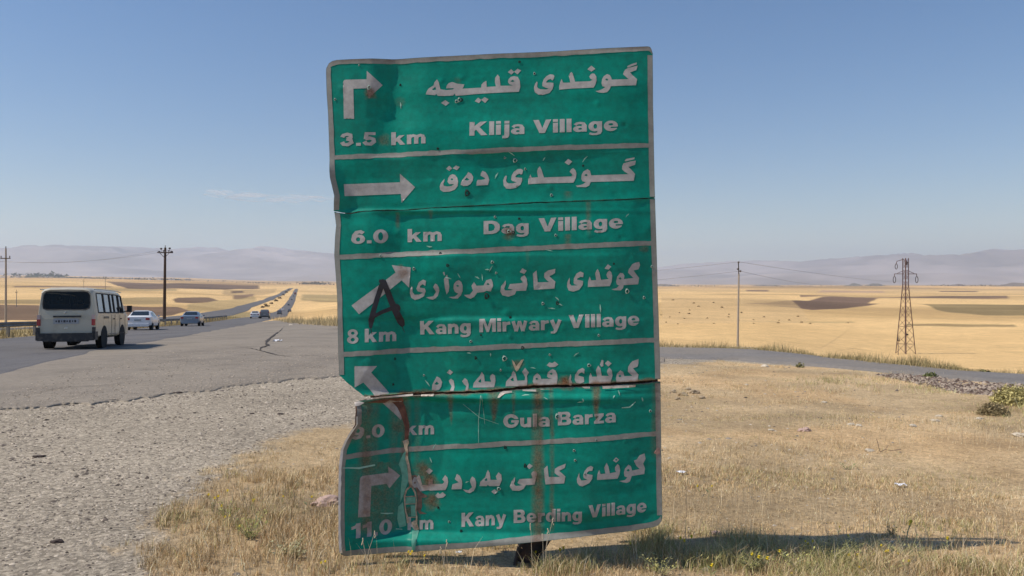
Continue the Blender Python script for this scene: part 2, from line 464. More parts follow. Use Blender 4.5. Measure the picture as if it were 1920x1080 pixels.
ramp = sstep(11200, 18200, MR) ** 1.2
crest = el * MR
foot = np.exp(-((MR - 12800) / 900) ** 2) * 150 * np.clip(.3 + rg2 * 2.2, 0, 2)
MZ = base + foot + (crest - base) * ramp * (.66 + .34 * np.clip(rg, -1, 1)) + rg2 * 110 * ramp
MZ = np.where(MR > 19500, MZ - (MR - 19500) * .35, MZ)
mcol = np.ones(MX.shape + (3,)) * np.array([.33, .28, .27])
veg = sstep(-.1, .35, fbm(MX / 1500, MY / 1500, 4, 80))[..., None]
mcol = mcol * (1 - veg * .35)
ridge_lit = np.exp(-((aw - math.atan((500 - 960) / F)) / .06) ** 2)[..., None] * sstep(15000, 16500, MR)[..., None]  # sunlit patch of the left ridge, put into the rock colour
mcol = mcol * (1 + .35 * ridge_lit)
n1_, n2_ = MX.shape
idx = np.arange(n1_ * n2_).reshape(n1_, n2_); i0 = idx[:-1]; i1 = idx[1:]
mf = np.stack([i0, np.roll(i0, -1, 1), np.roll(i1, -1, 1), i1], -1).reshape(-1, 4)[:, ::-1]
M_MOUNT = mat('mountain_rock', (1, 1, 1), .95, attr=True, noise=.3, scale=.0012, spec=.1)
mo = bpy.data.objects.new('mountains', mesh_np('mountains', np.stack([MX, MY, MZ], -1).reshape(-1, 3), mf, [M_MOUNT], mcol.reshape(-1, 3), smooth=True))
link(mo); tag(mo, kind='structure')

# ------------------------------------------------------------------ roads
def strip_mesh(name, left, right, nc, lift, m, skirt=.25, ramp=True):
    """a paved ribbon between two edge lines of equal point count, lying on the ground"""
    P = []; n = len(left)
    for i in range(n):
        l = np.array(left[i]); r = np.array(right[i])
        for j in range(nc + 1):
            q = l + (r - l) * j / nc; P.append(q)
    P = np.array(P); z = ground_h(P[:, 0], P[:, 1]); rr = np.hypot(P[:, 0], P[:, 1])
    z = z + lift + rr * .00022
    if ramp:   # the right edge feathers out into the neighbouring pavement
        nn = nc + 1; ii = np.arange(n) * nn + nc
        P[ii - 1] = P[ii] + (P[ii - 1] - P[ii]) / np.linalg.norm(P[ii - 1] - P[ii], axis=1)[:, None] * .45
        z[ii - 1] = ground_h(P[ii - 1, 0], P[ii - 1, 1]) + lift + rr[ii - 1] * .00022; z[ii] -= .03 + lift
    V = np.concatenate([P, z[:, None]], 1).tolist(); Fs = []
    w = nc + 1
    for i in range(n - 1):
        for j in range(nc):
            a = i * w + j; Fs.append((a, a + 1, a + w + 1, a + w))
    for e in (0, nc):
        b = len(V)
        for i in range(n): p = V[i * w + e]; V.append([p[0], p[1], p[2] - skirt - .002 * math.hypot(p[0], p[1])])
        for i in range(n - 1):
            a = i * w + e; Fs.append((a, a + w, b + i + 1, b + i) if e == 0 else (a + w, a, b + i, b + i + 1))
    o = bpy.data.objects.new(name, mesh_py(name, V, Fs, m, False)); link(o)
    return tag(o, kind='structure')
def resample(pts, step0=.02):
    out = []; pts = [np.array(p, float) for p in pts]
    for a, b in zip(pts[:-1], pts[1:]):
        L = np.linalg.norm(b - a); s = max(.5, step0 * np.linalg.norm((a + b) / 2)); n = max(1, int(L / s))
        for i in range(n): out.append(a + (b - a) * i / n)
    out.append(pts[-1]); return out
def edges_from_center(c, wl, wr):
    L = []; Rr = []
    c = [np.array(p, float) for p in c]
    for i in range(len(c)):
        t = c[min(i + 1, len(c) - 1)] - c[max(i - 1, 0)]; t = t / np.linalg.norm(t); nrm = np.array([t[1], -t[0]])
        L.append(c[i] - nrm * wl); Rr.append(c[i] + nrm * wr)
    return L, Rr
def road_material(name, colr, tint=.12, streak=.1, dust=(.2, .18, .15)):
    m = mat(name, colr, .9, noise=tint, scale=1.2, bump=.004, bscale=90, spec=.25)
    nt = m.node_tree; p = nt.nodes['Principled BSDF']; L = nt.links.new
    src = p.inputs['Base Color'].links[0].from_socket
    geo = nt.nodes.new('ShaderNodeNewGeometry')
    n = nt.nodes.new('ShaderNodeTexNoise'); n.inputs['Scale'].default_value = 60; n.inputs['Detail'].default_value = 3; L(geo.outputs['Position'], n.inputs['Vector'])
    mrn = nt.nodes.new('ShaderNodeMapRange'); mrn.inputs['From Min'].default_value = .3; mrn.inputs['From Max'].default_value = .7
    mrn.inputs['To Min'].default_value = .72; mrn.inputs['To Max'].default_value = 1.28; L(n.outputs['Fac'], mrn.inputs['Value'])
    mp = nt.nodes.new('ShaderNodeMapping'); mp.inputs['Rotation'].default_value = (0, 0, -14.4 * D2R); mp.inputs['Scale'].default_value = (.9, .03, 1)
    L(geo.outputs['Position'], mp.inputs['Vector'])
    n2 = nt.nodes.new('ShaderNodeTexNoise'); n2.inputs['Scale'].default_value = 1.0; n2.inputs['Detail'].default_value = 3; L(mp.outputs[0], n2.inputs['Vector'])
    m2 = nt.nodes.new('ShaderNodeMapRange'); m2.inputs['From Min'].default_value = .3; m2.inputs['From Max'].default_value = .7
    m2.inputs['To Min'].default_value = 1 - streak; m2.inputs['To Max'].default_value = 1 + streak; L(n2.outputs['Fac'], m2.inputs['Value'])
    mu = nt.nodes.new('ShaderNodeMath'); mu.operation = 'MULTIPLY'; L(mrn.outputs[0], mu.inputs[0]); L(m2.outputs[0], mu.inputs[1])
    vs = nt.nodes.new('ShaderNodeVectorMath'); vs.operation = 'SCALE'; L(src, vs.inputs[0]); L(mu.outputs[0], vs.inputs['Scale'])
    n4 = nt.nodes.new('ShaderNodeTexNoise'); n4.inputs['Scale'].default_value = .22; n4.inputs['Detail'].default_value = 8; n4.inputs['Roughness'].default_value = .72; L(geo.outputs['Position'], n4.inputs['Vector'])
    m4 = nt.nodes.new('ShaderNodeMapRange'); m4.inputs['From Min'].default_value = .42; m4.inputs['From Max'].default_value = .62; L(n4.outputs['Fac'], m4.inputs['Value'])
    mx = nt.nodes.new('ShaderNodeMix'); mx.data_type = 'RGBA'; L(m4.outputs[0], mx.inputs['Factor']); L(vs.outputs[0], mx.inputs['A']); mx.inputs['B'].default_value = (*dust, 1)
    n5 = nt.nodes.new('ShaderNodeTexNoise'); n5.inputs['Scale'].default_value = 9; n5.inputs['Detail'].default_value = 6; n5.inputs['Roughness'].default_value = .8; L(geo.outputs['Position'], n5.inputs['Vector'])
    m5 = nt.nodes.new('ShaderNodeMapRange'); m5.inputs['From Min'].default_value = .3; m5.inputs['From Max'].default_value = .7; m5.inputs['To Min'].default_value = .80; m5.inputs['To Max'].default_value = 1.2; L(n5.outputs['Fac'], m5.inputs['Value'])
    v5 = nt.nodes.new('ShaderNodeVectorMath'); v5.operation = 'SCALE'; L(mx.outputs['Result'], v5.inputs[0]); L(m5.outputs[0], v5.inputs['Scale'])
    L(v5.outputs[0], p.inputs['Base Color'])
    return m
M_ROAD = road_material('worn_asphalt', (.118, .115, .118), .12, .22, dust=(.145, .138, .135))
M_APRON = road_material('dusty_asphalt', (.222, .193, .158), .2, .14, dust=(.27, .235, .19))
M_SIDE = road_material('pale_asphalt', (.19, .178, .168), .12, .08, dust=(.23, .205, .175))

def lw(s):  # point on left edge line at distance s (metres along) past (−22.9, 36)
    return np.array([-22.9 + RDIR.x * s, 36 + RDIR.y * s])
farc = [ground_ray(*p) for p in [(511, 593.5), (524, 587.5), (534, 580), (541, 573), (546, 565), (549.5, 556), (552.5, 549), (556, 541.5)]]
near_l = [tuple(lw(s)) for s in (-80, -40, -20, 0, 30, 60, 100, 150)]
nrm2 = np.array([RNRM.x, RNRM.y])
center = [np.array(p) + nrm2 * 3.7 for p in near_l] + [np.array(p) for p in farc]
center = resample(center)
Lh, Rh = edges_from_center(center, 3.7, 3.7)
Rh = [p + nrm2 * (.35 * float(fbm(p[1] / 3.0, p[1] * 0, 3, 95))) for p in Rh]
strip_mesh('highway', Lh, Rh, 6, .034, M_ROAD)
opp = [tuple(lw(s) - nrm2 * 14.5) for s in (-80, -20, 30, 60, 100, 150)] + [ground_ray(*p) for p in [(392, 592), (425, 585.5), (458, 575.5), (500, 562.5), (520, 554), (535, 546), (546, 540.5)]]
opp = resample([np.array(p) for p in opp])
Lo, Ro = edges_from_center(opp, 5.2, 5.2)
strip_mesh('opposite_carriageway', Lo, Ro, 6, .055, M_ROAD)
# broken paved apron between the highway and the gravel
APX = [(-500, 815), (-200, 790), (0, 771), (90, 764), (170, 758), (250, 747), (330, 739), (430, 727), (560, 714), (640, 706), (900, 690), (1100, 684), (1245, 680)]
ap_in = [ground_ray(*p) for p in APX]
ap_az = [math.atan2(a, b) for a, b in ap_in]; ap_r = [math.hypot(a, b) for a, b in ap_in]
azs = np.linspace(ap_az[0], ap_az[-1], 1300)
rin = np.interp(azs, ap_az, ap_r)
edge_n = fbm(azs * 30, azs * 0, 4, 90, .6)
rin = rin + edge_n * .7
APO = [(-500, 648), (0, 655), (300, 634), (405, 619), (475, 606.5), (505, 602), (530, 601), (560, 603), (640, 608), (760, 620), (900, 630), (1100, 648), (1245, 654)]
ap_o = [ground_ray(*p) for p in APO]
rout = np.interp(azs, [math.atan2(a, b) for a, b in ap_o], [math.hypot(a, b) for a, b in ap_o])
rows = 70
T = np.linspace(0, 1, rows)
APR = rin[None, :] * (rout / rin)[None, :] ** T[:, None]; APA = np.repeat(azs[None, :], rows, 0)
ax_ = APR * np.sin(APA); ay_ = APR * np.cos(APA); hgt = .004 + .016 * (1 - sstep(-.44, -.36, azs)) * (.6 + .6 * fbm(azs * 30, azs * 0, 2, 96))
rampT = sstep(0, .12, T)[:, None]
az_ = ground_h(ax_, ay_) + hgt[None] * (1 - rampT) + (.024 + APR * .0001) * rampT
ax_ = np.concatenate([ax_[:1], ax_]); ay_ = np.concatenate([ay_[:1] , ay_]); az_ = np.concatenate([az_[:1] - .09, az_])
idx = np.arange(ax_.size).reshape(ax_.shape); i0 = idx[:-1]; i1 = idx[1:]
af = np.stack([i0[:, :-1], i0[:, 1:], i1[:, 1:], i1[:, :-1]], -1).reshape(-1, 4)[:, ::-1]
apron = bpy.data.objects.new('paved_apron', mesh_np('paved_apron', np.stack([ax_, ay_, az_], -1).reshape(-1, 3), af, [M_APRON]))
link(apron); tag(apron, kind='structure')
# side road crossing behind the sign
fe = [(1000, 645), (1120, 650), (1240, 653.5), (1385, 657), (1523, 669), (1665, 685.5), (1806, 699), (1920, 705.5), (2300, 735)]
ne = [(1000, 668), (1120, 670), (1240, 673), (1385, 677), (1523, 688), (1665, 701), (1806, 714), (1920, 724), (2300, 765)]
fe_w = [ground_ray(*p) for p in fe]; ne_w = [ground_ray(*p) for p in ne]
def rs(pts, n=14):
    o = []
    for a, b in zip(pts[:-1], pts[1:]):
        for i in range(n): o.append(tuple(np.array(a) + (np.array(b) - np.array(a)) * i / n))
    o.append(pts[-1]); return o
strip_mesh('side_road', rs(fe_w), rs(ne_w), 8, .045, M_SIDE, skirt=.12)
print('side road', [tuple(round(v, 1) for v in p) for p in fe_w], [tuple(round(v, 1) for v in p) for p in ne_w])

# crack in the apron
def crack(name, pts, w, lift=.036):
    V = []; Fs = []
    pw = []
    for a, b in zip(pts[:-1], pts[1:]):
        for i in range(8):
            t = i / 8; pw.append((a[0] + (b[0] - a[0]) * t, a[1] + (b[1] - a[1]) * t))
    pw.append(pts[-1])
    P = [ground_ray(*p) for p in pw]
    for i, p in enumerate(P):
        q0 = np.array(P[max(i - 1, 0)]); q1 = np.array(P[min(i + 1, len(P) - 1)]); t = q1 - q0; t /= np.linalg.norm(t)
        nr = np.array([t[1], -t[0]]); ww = w * (.35 + random.random()) * min(1, 4 * min(i, len(P) - 1 - i) / len(P) + .1)
        j = np.array([random.uniform(-1, 1), random.uniform(-1, 1)]) * w * .6
        for s in (-1, 1):
            q = np.array(p) + nr * ww * s + j; V.append((q[0], q[1], gz(*q) + lift + math.hypot(*q) * .0003))
    Fs = [(2 * i, 2 * i + 1, 2 * i + 3, 2 * i + 2) for i in range(len(P) - 1)]
    o = bpy.data.objects.new(name, mesh_py(name, V, Fs, mat('crack_soil', (.045, .036, .03), .95))); link(o); return tag(o, kind='structure')
crack('pavement_crack', [(534, 613), (522, 624), (508, 634), (499, 642), (502, 650), (492, 653), (486, 659)], .055)
crack('pavement_crack', [(440, 652), (470, 655), (486, 659), (520, 668), (560, 672)], .02)
crack('pavement_crack', [(560, 640), (590, 641), (622, 640)], .03)
crack('pavement_crack', [(545, 668), (580, 669), (610, 668)], .025)
crack('pavement_crack', [(60, 742), (120, 730), (200, 726), (260, 716)], .012)
crack('pavement_crack', [(0, 770), (80, 763), (150, 757), (235, 748), (300, 741), (330, 737)], .022, .008)

# ------------------------------------------------------------------ haze
hb = MB(); hb.box((0, 9000, 500), (50000, 34000, 1280))
M_HAZE = bpy.data.materials.new('haze_air'); M_HAZE.use_nodes = True
nt = M_HAZE.node_tree; nt.nodes.clear()
pv = nt.nodes.new('ShaderNodeVolumePrincipled'); om = nt.nodes.new('ShaderNodeOutputMaterial')
pv.inputs['Color'].default_value = (.73, .845, 1.0, 1); pv.inputs['Density'].default_value = 6.2e-5
pv.inputs['Anisotropy'].default_value = 0.2
nt.links.new(pv.outputs[0], om.inputs['Volume'])
ho = hb.build('haze', M_HAZE); tag(ho, kind='stuff')
# ------------------------------------------------------------------ the road sign
SIGN_D = 4.6
SYAW = -3.0 * D2R; SLEAN = 0.0
S_O = Vector(((930 - 960) / F * SIGN_D, SIGN_D, CAMZ - 20 / F * SIGN_D))
S_N = Vector((math.sin(SYAW), -math.cos(SYAW), -SLEAN)).normalized()
SN = np.array(S_N); SO = np.array(S_O)
def splane(px, py):
    px = np.asarray(px, float); py = np.asarray(py, float)
    d = np.stack([(px - 960) / F, np.ones_like(px), -(py - 540) / F], -1)
    t = ((SO - np.array([0, 0, CAMZ])) @ SN) / (d @ SN)
    return np.array([0, 0, CAMZ]) + d * t[..., None]

def curve(pts):
    xs = [p[0] for p in pts]; ys = [p[1] for p in pts]
    return lambda v: np.interp(v, xs, ys)
topY = curve([(600, 132), (611, 132), (613, 126), (617, 119), (623, 115), (632, 113), (700, 110), (800, 106.5), (920, 101), (1050, 96), (1215, 87.5), (1219, 89), (1222, 94), (1224, 102), (1240, 103)])
seam1 = curve([(600, 396), (626, 396), (640, 399), (655, 400), (680, 396), (707, 394.5), (755, 394), (811, 390), (862, 388), (920, 385.5), (980, 382), (1075, 378.5), (1164, 375.5), (1227, 371), (1250, 370)])
seam2 = curve([(600, 704), (637, 704), (658, 723), (684, 744), (788, 739), (850, 737), (920, 733), (1000, 724), (1080, 721), (1180, 716), (1238, 712), (1260, 711)])
seam2c = curve([(600, 753), (668, 753), (676, 751), (684, 748), (788, 742), (850, 739), (920, 736), (1000, 728), (1080, 725), (1180, 720), (1238, 716), (1260, 715)])
botY = curve([(600, 1035), (643, 1033), (645, 1037), (650, 1040), (700, 1037.5), (780, 1033), (920, 1021.5), (1090, 1005), (1180, 996), (1225, 988.5), (1234, 985), (1240, 978), (1242, 970), (1260, 968)])
LX = curve([(80, 613), (137, 611.5), (177, 613), (214, 615.5), (292, 618), (334, 621), (368, 629), (397, 626), (423, 630.5), (445, 628.5), (479, 627), (560, 633), (640, 635), (703, 637), (742, 640),
            (750, 668), (753, 668), (769, 671.5), (793, 671), (807, 662), (822, 653), (840, 645.5), (871, 642), (920, 641), (1009, 641), (1045, 643)])
RX = curve([(80, 1223.5), (200, 1224.5), (371, 1228), (500, 1232), (700, 1238), (850, 1240), (975, 1242), (1050, 1242)])
LXB = curve([(300, 618), (397, 627), (423, 630.5), (445, 628.5), (479, 627), (560, 633), (640, 635), (703, 637), (760, 637)])

# --- dents, buckles and folds: the slope of the sheet is drawn and then added up
gx = np.arange(596, 1262, 2.0); gy = np.arange(76, 1052, 2.0)
SXg, SYg = np.meshgrid(gx, gy)
slope = np.zeros_like(SXg)
def gs(cx, cy, sx, sy, a, tilt=0.0):
    global slope
    x = SXg - (cx + tilt * (SYg - cy))
    slope += a * np.exp(-(x / sx) ** 2 - ((SYg - cy) / sy) ** 2)
PXM = .00305
# vertical buckles of the upper panel
gs(645, 180, 28, 110, .035); gs(722, 160, 22, 100, -.085); gs(765, 190, 28, 110, .05); gs(835, 150, 30, 90, -.03); gs(905, 190, 40, 100, .035)
gs(700, 330, 40, 45, -.04); gs(760, 250, 25, 90, .04); gs(850, 330, 30, 50, .05); gs(905, 330, 30, 60, -.03)
gs(680, 240, 20, 60, -.03); gs(1195, 230, 45, 160, -.05); gs(1100, 250, 60, 160, -.015); gs(1000, 180, 50, 120, .015)
# middle panel
gs(680, 440, 26, 42, .05); gs(718, 440, 26, 42, -.06); gs(765, 425, 22, 40, .055); gs(855, 440, 60, 60, .03); gs(1190, 480, 45, 120, -.055)
gs(650, 520, 25, 60, .02); gs(700, 590, 45, 70, -.03); gs(800, 520, 35, 60, .05); gs(850, 500, 25, 45, -.035); gs(910, 560, 40, 80, .03)
gs(738, 690, 34, 62, -.13, .12); gs(830, 680, 42, 62, .085, .1); gs(940, 650, 40, 60, -.02); gs(1000, 560, 50, 80, -.02)
gs(1190, 640, 50, 80, -.05); gs(1090, 600, 40, 90, .02)
# lower panel
gs(722, 880, 40, 170, -.10); gs(830, 830, 60, 120, .05); gs(900, 900, 50, 120, -.02); gs(1010, 850, 60, 130, .01); gs(1120, 900, 60, 130, -.04); gs(1200, 900, 45, 150, -.075)
gs(960, 790, 40, 60, .03)
slope += fbm(SXg / 120, SYg / 150, 3, 100) * .035 + fbm(SXg / 40, SYg / 46, 3, 103) * .013
slope *= 2.5
def facet(poly, a):    # a flat bent facet with crisp fold lines
    global slope
    m = inpoly(SXg, SYg, poly).astype(float)
    for _ in range(2): m = (m + np.roll(m, 1, 1) + np.roll(m, -1, 1) + np.roll(m, 1, 0) + np.roll(m, -1, 0)) / 5
    slope = slope + a * m
facet([(700, 84), (735, 84), (742, 140), (728, 180), (722, 230), (705, 296), (686, 296), (690, 200), (700, 140)], -.15)
facet([(738, 84), (800, 84), (806, 296), (745, 296), (730, 200)], .06)
facet([(632, 300), (650, 330), (668, 360), (668, 392), (634, 396)], -.16)  # tilt added to darken the sheet where the curled rim's shadow lies
facet([(850, 290), (893, 290), (925, 345), (905, 384), (882, 384), (862, 330)], -.10)
facet([(690, 400), (750, 398), (765, 440), (745, 478), (700, 478), (715, 440)], -.13)
facet([(700, 540), (735, 585), (762, 612), (775, 650), (788, 700), (789, 738), (664, 740), (690, 690), (715, 640)], -.17)
facet([(765, 600), (850, 595), (862, 736), (792, 738), (788, 690)], .12)
facet([(855, 478), (880, 478), (896, 520), (872, 545), (850, 510)], -.08)
facet([(668, 755), (760, 747), (766, 870), (757, 1000), (700, 1012), (652, 1000), (650, 860)], -.20)
facet([(785, 748), (900, 740), (880, 830), (810, 850)], .07)
facet([(1170, 100), (1222, 95), (1232, 700), (1195, 700), (1185, 380)], -.05)
facet([(1120, 740), (1236, 725), (1240, 960), (1100, 980)], -.06)
slope -= np.average(slope, axis=1, keepdims=True) * .9
disp_g = np.cumsum(slope, 1) * 2 * PXM
disp_g -= disp_g[:, -1:] * ((SXg - 600) / 640)
disp_g += fbm(SXg / 90, SYg / 70, 2, 107) * .003
# left rim of the sheet curls towards the road: it throws its own shade over the face
def curl(y0, y1, wx, amp, x0f):
    global disp_g
    w = sstep(y0 - 12, y0 + 25, SYg) * (1 - sstep(y1 - 25, y1 + 6, SYg))
    disp_g += w * amp * np.exp(-np.clip(SXg - x0f(SYg), 0, 400) / wx)
curl(300, 396, 14, .026, LX)
curl(755, 1050, 24, .052, LX)
# crumpled ridge down the lower panel
disp_g += np.exp(-((SXg - (762 + (SYg - 900) * .1)) / 7.0) ** 2) * .014 * sstep(745, 775, SYg) * (.7 + .5 * vnoise(SXg * 0, SYg / 22, 8))
# a diagonal kink pushed up from the cut corner
disp_g += np.exp(-((SXg - (700 + (SYg - 640) * .75)) / 13.0) ** 2) * .008 * sstep(590, 640, SYg) * (1 - sstep(735, 745, SYg))
# edges of seams roll a little
for sm, a in ((seam1, .008), (seam2, .012)):
    s = sm(SXg); disp_g += a * np.exp(-np.abs(SYg - s) / 9.0) * (.5 + .5 * vnoise(SXg / 35, SYg * 0, 6))
dents = []
drng = random.Random(4)
for i in range(150):
    x = 640 + 580 * drng.random(); y = 120 + 880 * drng.random()
    if drng.random() < .45 and not (430 < y < 800): continue
    dents.append((x, y, drng.uniform(3.5, 8), drng.uniform(.0012, .0042) * drng.choice([-1, 1, 1])))
for (x, y, r, a) in dents:
    j0 = max(0, int((x - 596) / 2) - 14); i0_ = max(0, int((y - 76) / 2) - 14)
    sl = (slice(i0_, i0_ + 28), slice(j0, j0 + 28))
    disp_g[sl] += a * np.exp(-((SXg[sl] - x) ** 2 + (SYg[sl] - y) ** 2) / (r * r))
disp_g = np.maximum(disp_g, -.04)
def sdisp(px, py):
    u = np.clip((np.asarray(px, float) - gx[0]) / 2, 0, len(gx) - 1.001); v = np.clip((np.asarray(py, float) - gy[0]) / 2, 0, len(gy) - 1.001)
    i = v.astype(int); j = u.astype(int); fu = u - j; fv = v - i
    return (disp_g[i, j] * (1 - fu) + disp_g[i, j + 1] * fu) * (1 - fv) + (disp_g[i + 1, j] * (1 - fu) + disp_g[i + 1, j + 1] * fu) * fv
def spos(px, py, off=0.0):
    return splane(px, py) + SN * (sdisp(px, py) + off)[..., None] if not np.isscalar(px) else (splane(px, py) + SN * (sdisp(px, py) + off))

# --- wear: rust runs, grime, faded sheeting (properties of the sheet, they stay with it)
RUNS = [(1008, 9.5, 728, 1040, .78, 0), (1034, 3.2, 728, 1000, .5, 0), (1118, 9, 716, 792, .85, 1), (926, 11, 734, 795, .8, 1), (965, 3, 730, 785, .6, 1), (845, 5, 741, 800, .6, 1),
        (688, 13, 752, 1000, .62, 0), (705, 44, 868, 985, .50, 0), (662, 12, 800, 830, .55, 0), (696, 22, 980, 1010, .35, 0), (704, 6, 752, 1000, .35, 0), (735, 6, 745, 1000, .35, 0), (757, 9, 748, 900, .55, 0), (808, 4, 394, 415, .5, 1), (1103, 3.5, 380, 444, .45, 0), (745, 3, 398, 432, .55, 0),
        (1066, 6, 360, 376, .4, 0), (1064, 5, 440, 470, .5, 0), (988, 4, 470, 500, .25, 1), (780, 5, 742, 1000, .25, 0), (1230, 7, 715, 860, .45, 0)]
def wear(px, py):
    px = np.asarray(px, float); py = np.asarray(py, float)
    r = np.zeros_like(px)
    wob = fbm(px / 30, py / 60, 2, 120) * 3
    for (cx, hw, y0, y1, k, tp) in RUNS:
        t = np.clip((py - y0) / (y1 - y0), 0, 1)
        w = hw * ((1 - t) ** .8 if tp else 1) + .6
        m = np.clip(1.4 - np.abs(px + wob - cx) / w, 0, 1) * (py > y0) * (1 - sstep(y1 - 15, y1 + 5, py))
        r = np.maximum(r, k * m * (.8 + .35 * fbm(px / 6, py / 40, 3, 125)))
    s2 = seam2(px)
    n = fbm(px / 14, py / 9, 3, 130)
    r = np.maximum(r, np.clip(1.25 - np.abs(py - s2) / (5 + 4 * n), 0, 1) * .95 * (px > 684))
    r = np.maximum(r, np.clip(1.2 - (py - s2) / 16, 0, 1) * (py > s2 + 2) * (px < 765) * .9 * (.7 + .6 * n))
    for (cx, cy, rad, k) in [(695, 176, 9, .7), (756, 512, 9, .6), (749, 190, 8, .25), (752, 500, 5, .5), (955, 438, 9, .75), (720, 262, 9, .4), (970, 683, 9, .6), (1060, 733 - 16, 12, .9), (858, 150, 6, .2),
                             (800, 905, 14, .8), (806, 945, 13, .75), (790, 885, 14, .75), (765, 960, 9, .55), (1208, 466, 7, .4), (745, 800, 14, .5)]:
        r = np.maximum(r, k * np.clip(1.5 - np.hypot(px - cx, py - cy) / rad - n * .6, 0, 1))
    r = np.maximum(r, .55 * np.clip(1 - (py - topY(px)) / 7, 0, 1) * (.5 + .9 * fbm(px / 30, py / 10, 3, 133)))
    g = np.clip(.35 + .5 * fbm(px / 70, py / 60, 4, 140), 0, 1) * .35
    g = np.maximum(g, .5 * np.clip(1.2 - np.abs(py - seam1(px)) / 3.5, 0, 1))
    return np.clip(r, 0, 1), np.clip(g, 0, 1)

def sign_mat(name, base, rough, spec=.4, coat=0.0):
    m = bpy.data.materials.new(name); m.use_nodes = True; nt = m.node_tree; L = nt.links.new
    p = nt.nodes['Principled BSDF']; p.inputs['Roughness'].default_value = rough; p.inputs['Specular IOR Level'].default_value = spec
    a = nt.nodes.new('ShaderNodeVertexColor'); a.layer_name = 'Col'
    sp = nt.nodes.new('ShaderNodeSeparateColor'); L(a.outputs['Color'], sp.inputs[0])
    tc = nt.nodes.new('ShaderNodeTexCoord')
    n = nt.nodes.new('ShaderNodeTexNoise'); n.inputs['Scale'].default_value = 22; n.inputs['Detail'].default_value = 7; n.inputs['Roughness'].default_value = .7; L(tc.outputs['Object'], n.inputs['Vector'])
    n3 = nt.nodes.new('ShaderNodeTexNoise'); n3.inputs['Scale'].default_value = 110; n3.inputs['Detail'].default_value = 4; L(tc.outputs['Object'], n3.inputs['Vector'])
    def mr(s, a0, a1, b0, b1):
        q = nt.nodes.new('ShaderNodeMapRange'); L(s, q.inputs['Value'])
        for k, v in zip(('From Min', 'From Max', 'To Min', 'To Max'), (a0, a1, b0, b1)): q.inputs[k].default_value = v
        return q.outputs[0]
    def mix(f, A, B):
        q = nt.nodes.new('ShaderNodeMix'); q.data_type = 'RGBA'; L(f, q.inputs['Factor'])
        for s, v in (('A', A), ('B', B)):
            if isinstance(v, tuple): q.inputs[s].default_value = (*v, 1)
            else: L(v, q.inputs[s])
        return q.outputs['Result']
    def mul(x, y):
        q = nt.nodes.new('ShaderNodeMath'); q.operation = 'MULTIPLY'; L(x, q.inputs[0])
        if isinstance(y, float): q.inputs[1].default_value = y
        else: L(y, q.inputs[1])
        return q.outputs[0]
    b2 = tuple(v * .66 for v in base)
    c = mix(mr(n.outputs['Fac'], .35, .7, 0, 1), base, b2)
    c = mix(mul(sp.outputs[1], mr(n.outputs['Fac'], .3, .6, .4, 1)), c, (.035, .13, .105) if name.startswith('green') else (.30, .28, .26))
    rf = mul(sp.outputs[0], mr(n.outputs['Fac'], .3, .62, .72, 1.15))
    rust = mix(mr(n3.outputs['Fac'], .4, .62, 0, 1), (.105, .045, .022), (.21, .11, .06))
    c = mix(rf, c, rust)
    L(c, p.inputs['Base Color'])
    L(mr(sp.outputs[0], 0, 1, rough, .9), p.inputs['Roughness'])
    bp = nt.nodes.new('ShaderNodeBump'); bp.inputs['Distance'].default_value = .0006; bp.inputs['Strength'].default_value = .6
    L(n3.outputs['Fac'], bp.inputs['Height']); L(bp.outputs[0], p.inputs['Normal'])
    return m
M_GREEN = sign_mat('green_sheeting', (.0025, .262, .198), .38, spec=.10)
M_WHITE = sign_mat('faded_white_sheeting', (.44, .44, .44), .5, spec=.2)
M_RUST = mat('rusty_steel', (.10, .045, .03), .9, noise=.5, scale=14, dirt=((.20, .10, .05), 40, .5, .7))
M_DARK = mat('dark_steel', (.032, .026, .024), .75, noise=.3, scale=18, dirt=((.13, .06, .03), 12, .5, .6))
M_ALU = mat('bare_metal', (.55, .50, .45), .55, metal=.25, noise=.25, scale=30, dirt=((.15, .08, .05), 18, .56, .7))
M_RIMW = mat('sunlit_rim_white', (.80, .78, .74), .5, noise=.15, scale=20)
M_SPRAY = mat('black_spray_paint', (.012, .013, .022), .55, noise=.4, scale=30)
M_PALE = mat('weathered_backing', (.40, .33, .24), .85, noise=.35, scale=60, dirt=((.12, .06, .04), 26, .52, .8))
M_PGREEN = mat('pale_film_lit_facets', (.10, .33, .25), .5, noise=.25, scale=40)

base_pt = on(985, SIGN_D + .02)
SIGN = empty('road_sign', base_pt, 0, 'large battered green direction sign with white arrows and Kurdish lettering on a bent rusty post', 'road sign')
def sign_part(name, verts, faces, m, cols=None, smooth=True):
    v = np.asarray(verts, float) - np.array(base_pt)
    o = bpy.data.objects.new(name, mesh_np(name, v, faces, [m], cols, smooth)); return link(o, SIGN)
def wearcols(px, py):
    r, g = wear(px, py); return np.stack([r, g, np.zeros_like(r)], -1).reshape(-1, 3)

